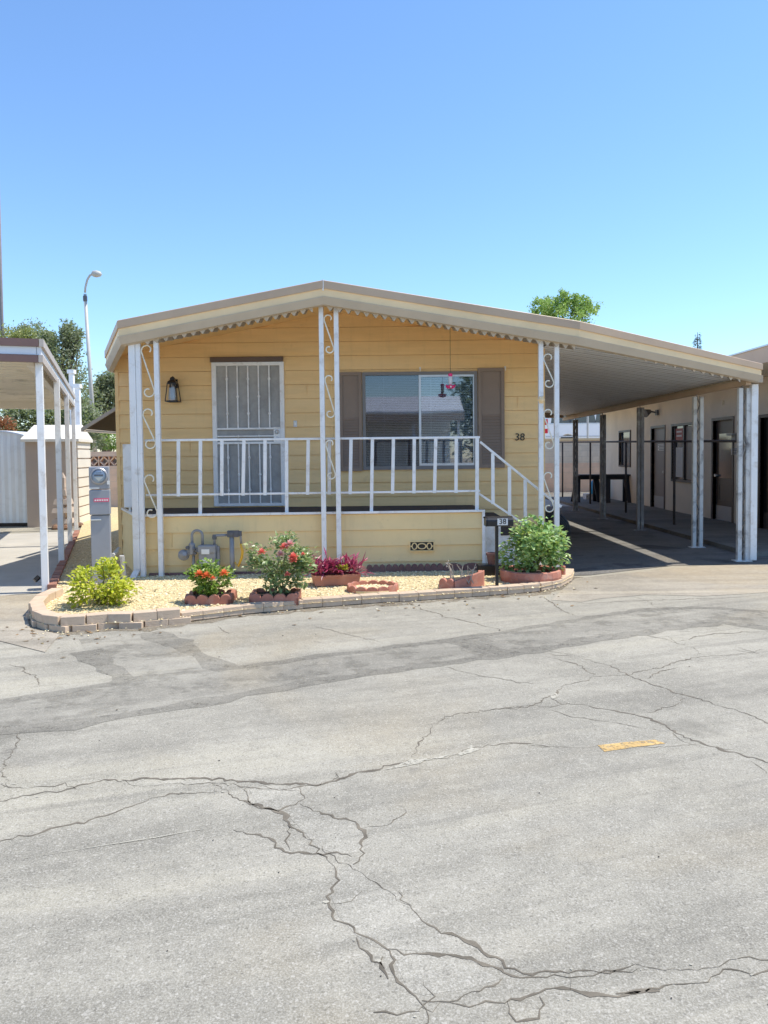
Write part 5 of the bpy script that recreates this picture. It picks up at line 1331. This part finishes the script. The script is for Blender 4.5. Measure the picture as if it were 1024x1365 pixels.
for nm, m, za, zb, o in (('fascia_band','neighb',z_b,z_b+h3*.95,.0),('white_band','neighw',z_b+h3*.955,z_b+h3*2.0,.015),('roof_edge_cap','neighb',z_b+h3*2.005,z_t,-.012)):
    mb = MB(); nbox(mb, c0+D*o+Dn*(.05+o), .05, Wd_-.1, za, zb)
    mb.build(nm, M[m], nb)
    mb = MB(); nbox(mb, c0+D*o+Dn*o, Ld-2*o, .045, za, zb); mb.build(nm+'_side', M['neighw'] if 'white' in nm else M['side_tan'] if 'side_tan' in M else M.setdefault('side_tan', mat('pale_taupe_fascia', (.50,.43,.37), .5, .06, 4)), nb)
mb = MB(); nbox(mb, c0+D*(Ld-.3)+Dn*.06, .12, Wd_-.2, z_b-.06, z_t-.15); nbox(mb, c0+D*.3+Dn*.12, Ld-.5, .08, z_b-.01, z_t-.18); mb.build('roof_beam', M['neighceil'], nb)
for i, (px, py) in enumerate(((61,790),(82.5,755),(94,728),(102,707.5))):
    q = G(px,py); mb = MB(); w_ = .045
    a_ = math.atan2(D.y,D.x); mb.box((q.x,q.y,(z_b+.05)/2),(.09,.075,z_b+.05),0,a_)
    mb.build('carport_post', M['white'], nb, bevel=.005)
q = G(58.5,786); mb = MB(); mb.tube([(q.x-.03,q.y-.05,.16),(q.x-.06,q.y-.09,.12)], .03, 8); mb.build('drain_spout', M['black'], nb)
for k, (px, yt, Y, lb) in enumerate(((95.5,493,19.5,'tall white square post just behind the neighbouring carport roof'),(103.5,512,19.0,'shorter white square post behind the corner of the neighbouring carport roof'))):
    q = P(px,yt,Y); mb = MB(); mb.boxp((q.x-.055,Y-.055,0),(q.x+.055,Y+.055,q.z-.1)); mb.boxp((q.x-.085,Y-.085,q.z-.1),(q.x+.085,Y+.085,q.z)); tag(mb.build('white_post', M['white']), lb, 'post')
# white corrugated shed
sw = thing('white_shed', (-8.4,16.9,0), 'white corrugated metal shed at the left edge', 'shed')
Yw = 16.9; xr_, xl_ = P(42.5,640,Yw).x, P(-70,640,Yw).x; zb_, zt_ = P(20,697,Yw).z, P(20,580,Yw).z
mb = MB(); n = int((xr_-xl_)/.075)
pr = []
for i in range(n+1):
    x = xl_+(xr_-xl_)*i/n; pr.append((x, Yw - (.018 if i % 2 else 0)))
xm = (xl_+xr_)/2
def arch(x): t = abs(x-xm)/((xr_-xl_)/2); return zt_+.0+.16*(1-t*t)-.07
for (xa,ya),(xb,yb2) in zip(pr[:-1],pr[1:]): mb.poly([(xa,ya,zb_),(xb,yb2,zb_),(xb,yb2,arch(xb)),(xa,ya,arch(xa))])
mb.boxp((xr_-.005,Yw,zb_),(xr_+.01,Yw+2,arch(xr_))); mb.boxp((xl_-.01,Yw,zb_),(xl_+.005,Yw+2,arch(xl_)))
mb.build('wall', M['shedw'], sw)
mb = MB(); N_ = 14
for i in range(N_):
    xa, xb = xl_-.03+(xr_-xl_+.06)*i/N_, xl_-.03+(xr_-xl_+.06)*(i+1)/N_
    mb.prism([(xa,Yw-.04,arch(xa)+.0),(xb,Yw-.04,arch(xb)+.0),(xb,Yw-.04,arch(xb)+.035),(xa,Yw-.04,arch(xa)+.035)], (0,2.1,0))
mb.build('roof', M['neighw'], sw)
mb = MB(); mb.boxp((xl_,Yw+.0,0),(xr_,Yw+1.9,zb_-.001)); mb.build('base', M['soil'], sw)
# beige shed with cream roof, turned like the neighbour's lot
q = G(105,701.5); sb2 = thing('beige_shed', q, 'beige storage shed with cream roof behind the neighbouring carport posts', 'shed')
ang = R(10); ux = Vector((-math.cos(ang),-math.sin(ang),0)); uy = Vector((-math.sin(ang),math.cos(ang),0))
wS, dS = 1.08, 1.3; zE = P(105,585,q.y).z; zR = P(105,565,q.y).z
o_ = q.copy(); o_.z = 0
mb = MB(); mb.prism([o_, o_+uy*dS, o_+uy*dS+ux*wS, o_+ux*wS], (0,0,zE))
mb.build('wall', M['shedb'], sb2)
mb = MB()
for i in range(9):
    z = zE*i/9; a = o_+Vector((0,0,z+.01))-ux*.004; mb.prism([a, a+uy*dS, a+uy*dS+Vector((0,0,zE/9-.03)), a+Vector((0,0,zE/9-.03))], -ux*.02)
mb.build('side_boards', M['shedroof'], sb2)
mb = MB(); e = .07
a = o_-ux*e-uy*.1+Vector((0,0,zE)); b_ = o_+ux*(wS+e)-uy*.1+Vector((0,0,zE)); c = b_+uy*(dS*.5)+Vector((0,0,zR-zE))-ux*.12; d_ = a+uy*(dS*.5)+Vector((0,0,zR-zE))+ux*.05
a2 = a+uy*(dS+.2); b2 = b_+uy*(dS+.2)
mb.add([a,b_,c,d_,a2,b2]+[p-Vector((0,0,.06)) for p in (a,b_,a2,b2)], [(0,3,2,1),(3,4,5,2),(0,4,3),(1,2,5),(0,1,7,6),(0,6,8,4),(1,5,9,7),(6,7,9,8)])
mb.build('roof', M['shedroof'], sb2)
# pale stepped shape of unknown kind, added before the beige shed
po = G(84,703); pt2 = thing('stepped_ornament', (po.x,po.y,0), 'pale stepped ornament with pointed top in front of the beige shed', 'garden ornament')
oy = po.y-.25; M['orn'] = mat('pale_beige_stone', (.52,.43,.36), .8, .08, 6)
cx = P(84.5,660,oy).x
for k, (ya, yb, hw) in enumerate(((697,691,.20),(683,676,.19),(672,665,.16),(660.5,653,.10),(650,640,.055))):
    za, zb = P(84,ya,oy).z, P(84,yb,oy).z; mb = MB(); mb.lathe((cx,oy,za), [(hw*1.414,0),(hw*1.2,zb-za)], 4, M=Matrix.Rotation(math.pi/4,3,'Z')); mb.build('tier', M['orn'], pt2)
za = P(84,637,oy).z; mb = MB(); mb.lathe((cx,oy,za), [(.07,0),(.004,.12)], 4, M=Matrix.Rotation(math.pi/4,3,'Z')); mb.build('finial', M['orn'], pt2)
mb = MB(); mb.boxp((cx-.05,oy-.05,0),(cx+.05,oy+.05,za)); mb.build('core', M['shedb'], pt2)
for k, (px, py, lb) in enumerate(((74.5,706,'brown garden stone left of the second carport post'),(88,706,'brown garden stone right of the stepped ornament'),(107,703,'dark garden stone at the corner of the beige shed'))):
    q = G(px,py); mb = MB(); mb.lathe((q.x,q.y,0), [(.07,0),(.09,.04),(.06,.09),(.02,.11)], 7); tag(mb.build('garden_stone', M['boxwood']), lb, 'stone')

# ------------------------------------------------------------------ street lamp, utility pole, wire
Yl = 31.0; a, b = P(127,600,Yl), P(113.5,392,Yl)
lp = thing('street_lamp', (a.x,Yl,1.6), 'tall pale street lamp with curved arm left of the house', 'street lamp')
mb = MB(); mb.tube([(a.x,Yl,1.6),(b.x,Yl,b.z)], [.095,.062], 12); mb.build('lamp_pole', M['lamp'], lp, smooth=True)
mb = MB(); mb.lathe((b.x,Yl,b.z-.3), [(.075,0),(.085,.05),(.085,.2),(.06,.24)], 12); mb.build('pole_collar', M['gasdark'], lp)
mb = MB(); mb.tube([P(113.5,390,Yl),P(114,383,Yl),P(116.5,373,Yl),P(120,367,Yl),P(124,365,Yl)], .045, 8); mb.build('lamp_arm', M['lamp'], lp, smooth=True)
h0 = P(128,364.5,Yl); mb = MB(); mb.lathe((h0.x-.18,Yl,h0.z), [(.04,0),(.12,.06),(.15,.2),(.10,.36),(.03,.42)], 12, M=Matrix.Rotation(R(95),3,'Y')); mb.build('lamp_head', M['lamp'], lp, smooth=True)
a, b = P(2.5,432,40), P(-2.5,215,40); mb = MB(); mb.tube([(a.x+.2,40,1.5), a, b], [.10,.09,.06], 10)
tag(mb.build('utility_pole', M['pole'], smooth=True), 'tall dark utility pole at the left edge above the trees', 'utility pole')

# ------------------------------------------------------------------ trees
def tree(name, label, base, blobs, n, L, w, lm, cat='tree', trunk_r=.2, clump_n=60, spread=.30):
    base = Vector(base); t = thing(name, base, label, cat); fb = MB(); tb = MB(); allc = []
    for c, rad in blobs:
        c = Vector(c)
        for i in range(clump_n):
            v = rv(); k = rnd.random()**.45; allc.append((c+Vector((v.x*rad[0],v.y*rad[1],v.z*rad[2]))*k, c, min(rad)))
    for i in range(n):
        k, c, r_ = allc[rnd.randrange(len(allc))]
        p = k + Vector((gz1(),gz1(),gz1()*.8))*r_*spread*rnd.uniform(.4,1)
        d = (rv()+Vector((0,0,-.2))).normalized(); s_ = rnd.uniform(.6,1.3); leaf(fb, p, d, rv(), L*s_, w*s_)
    top = sum((Vector(c) for c, _ in blobs), Vector())/len(blobs)
    fork = base.lerp(Vector((base.x*.7+top.x*.3, base.y*.7+top.y*.3, top.z)), .45)
    tb.tube([base, base.lerp(fork,.5)+Vector((.06,0,0)), fork], [trunk_r,trunk_r*.8,trunk_r*.65], 10)
    for i in range(min(26, len(allc))):
        k, c, r_ = allc[rnd.randrange(len(allc))]
        m_ = fork.lerp(k,.5)+Vector((rnd.uniform(-.2,.2),rnd.uniform(-.2,.2),rnd.uniform(0,.25)))
        tb.tube([fork, m_, k], [trunk_r*.4,trunk_r*.2,trunk_r*.06], 6)
    fb.build('crown', lm, t); tb.build('trunk', M['bark'], t, smooth=True)
    return t
def pb(px, py, Y, rx, rz, ry=None): c = P(px,py,Y); k = Y/1000; return (c, (rx*k, (ry or rx)*k, rz*k))
def base_at(px, Y, z=1.6): q = P(px,600,Y); return (q.x, Y, z)
tree('oak_tree', 'dusty dark green tree behind the neighbouring carport roof', base_at(85,38), [pb(78,490,38,30,42),pb(94,452,38,14,22),pb(100,540,38,26,40),pb(60,470,38,18,28)], 11000, .17, .08, M['tree_d'], trunk_r=.3, spread=.36)
tree('olive_tree', 'yellowish green tree at the left edge of the photo', base_at(10,40), [pb(6,470,40,24,36),pb(35,465,40,22,26),pb(22,520,40,40,34)], 8500, .17, .08, M['tree_y'], trunk_r=.28)
tree('feathery_tree', 'thin-topped dark tree between the yellowish tree and the dusty tree', base_at(48,44), [pb(45,460,44,24,30),pb(30,452,44,12,18),pb(58,455,44,14,18)], 5000, .17, .07, M['tree_d'], trunk_r=.2)
tree('round_tree', 'dark rounded tree behind the street lamp beside the house', base_at(142,42), [pb(140,540,42,26,36),pb(150,515,42,18,18),pb(122,560,42,22,40)], 9000, .18, .085, M['tree_d'], trunk_r=.25)
for k, (px, Y, lb) in enumerate(((15,27,'dense dark hedge bush under the left carport roof nearest the edge'),(50,27.5,'dense dark hedge bush above the white shed'),(82,28,'dense dark hedge bush above the beige shed'),(108,28.5,'dark bush between the beige shed and the street lamp'))):
    plant('hedge_bush', lb, 'bush', P(px,572,Y), (.85,.7,.95), 2600, .16, .08, base_at(px,Y,1.6), M['tree_d'], clumps=50, spread=.2)
plant('red_bush', 'rusty red bush above the white shed at the left edge', 'bush', P(6,572,25.5), (.42,.35,.40), 900, .10, .05, base_at(6,25.5,1.6), M['redleaf'], clumps=26)
plant('green_bush', 'fresh green bush beyond the patterned wall beside the house corner', 'bush', P(150,586,25.5), (.38,.35,.34), 900, .09, .05, base_at(150,25.5,1.6), M['ger'], clumps=22)
plant('grey_bush', 'grey green bush beyond the patterned wall beside the lamp post', 'bush', P(136,578,27.5), (.30,.35,.55), 900, .10, .05, base_at(136,27.5,1.6), M['tree_d'], clumps=22)
tree('leafy_tree', 'light green tree rising behind the roof', base_at(752,45), [pb(730,410,45,24,16),pb(752,402,45,24,12),pb(778,410,45,19,15),pb(750,424,45,42,20),pb(752,458,45,46,36)], 9000, .16, .085, M['tree_l'], trunk_r=.2, clump_n=40, spread=.26)
tree('bare_top_tree', 'sparse treetop barely showing above the carport roof', base_at(862,48), [pb(862,462,48,10,12)], 160, .2, .06, M['tree_d'], trunk_r=.12, clump_n=16)
cf = thing('conifer', base_at(930,62), 'small narrow conifer top above the carport roof', 'conifer')
mb = MB(); tb = MB(); c = P(930,443,62); tb.tube([(c.x,62,1.6),(c.x,62,c.z)], [.25,.02], 8)
for i in range(2600):
    h = rnd.random()**.6*7; r_ = (.10+.18*h*(1 if h < 2.6 else .9))*(.75+.25*math.sin(h*9)); a = rnd.uniform(0,6.28); k = rnd.random()**.5
    p = Vector((c.x+r_*k*math.cos(a), 62+r_*k*math.sin(a), c.z-h)); leaf(mb, p, Vector((math.cos(a),math.sin(a),-.3)), Vector((0,0,1)), .26, .09)
mb.build('crown', M['conif'], cf); tb.build('trunk', M['bark'], cf)

# ------------------------------------------------------------------ across the street (shows mirrored in the window)
ac = thing('mobile_home', (2,-12,0), 'pale mobile home across the street mirrored in the front window', 'mobile home')
mb = MB(); siding(mb, (-9,-10.5,0), (1,0,0), (0,1,0), 0, 11.6, 0, lambda x: 3.1, .25); mb.boxp((-9,-18,0),(2.6,-10.6,3.1)); mb.build('wall', M['shedroof'], ac)
mb = MB(); mb.prism([(-9.4,-8.5,3.25),(-9.4,-10.4,3.98),(-9.4,-10.4,3.9),(-9.4,-8.5,3.17)], (12.4,0,0)); mb.build('roof_slope', M['neighw'], ac)
mb = MB(); mb.boxp((-9.4,-18,3.85),(3.0,-10.41,3.95)); mb.build('roof', M['corr'], ac)
mb = MB(); mb.boxp((-9.4,-8.48,2.85),(3.0,-8.42,3.16)); mb.build('fascia_band', M['cap'], ac)
for x in (-8,-5,-2,1,2.8):
    mb = MB(); mb.boxp((x-.05,-8.75,0),(x+.05,-8.65,3.15)); mb.build('awning_post', M['white'], ac)
plant('street_tree', 'dark tree across the street mirrored in the right window pane', 'tree', (4.6,-12,3.4), (1.7,1.6,2.3), 3000, .3, .16, (4.6,-12,0), M['tree_d'], clumps=50)
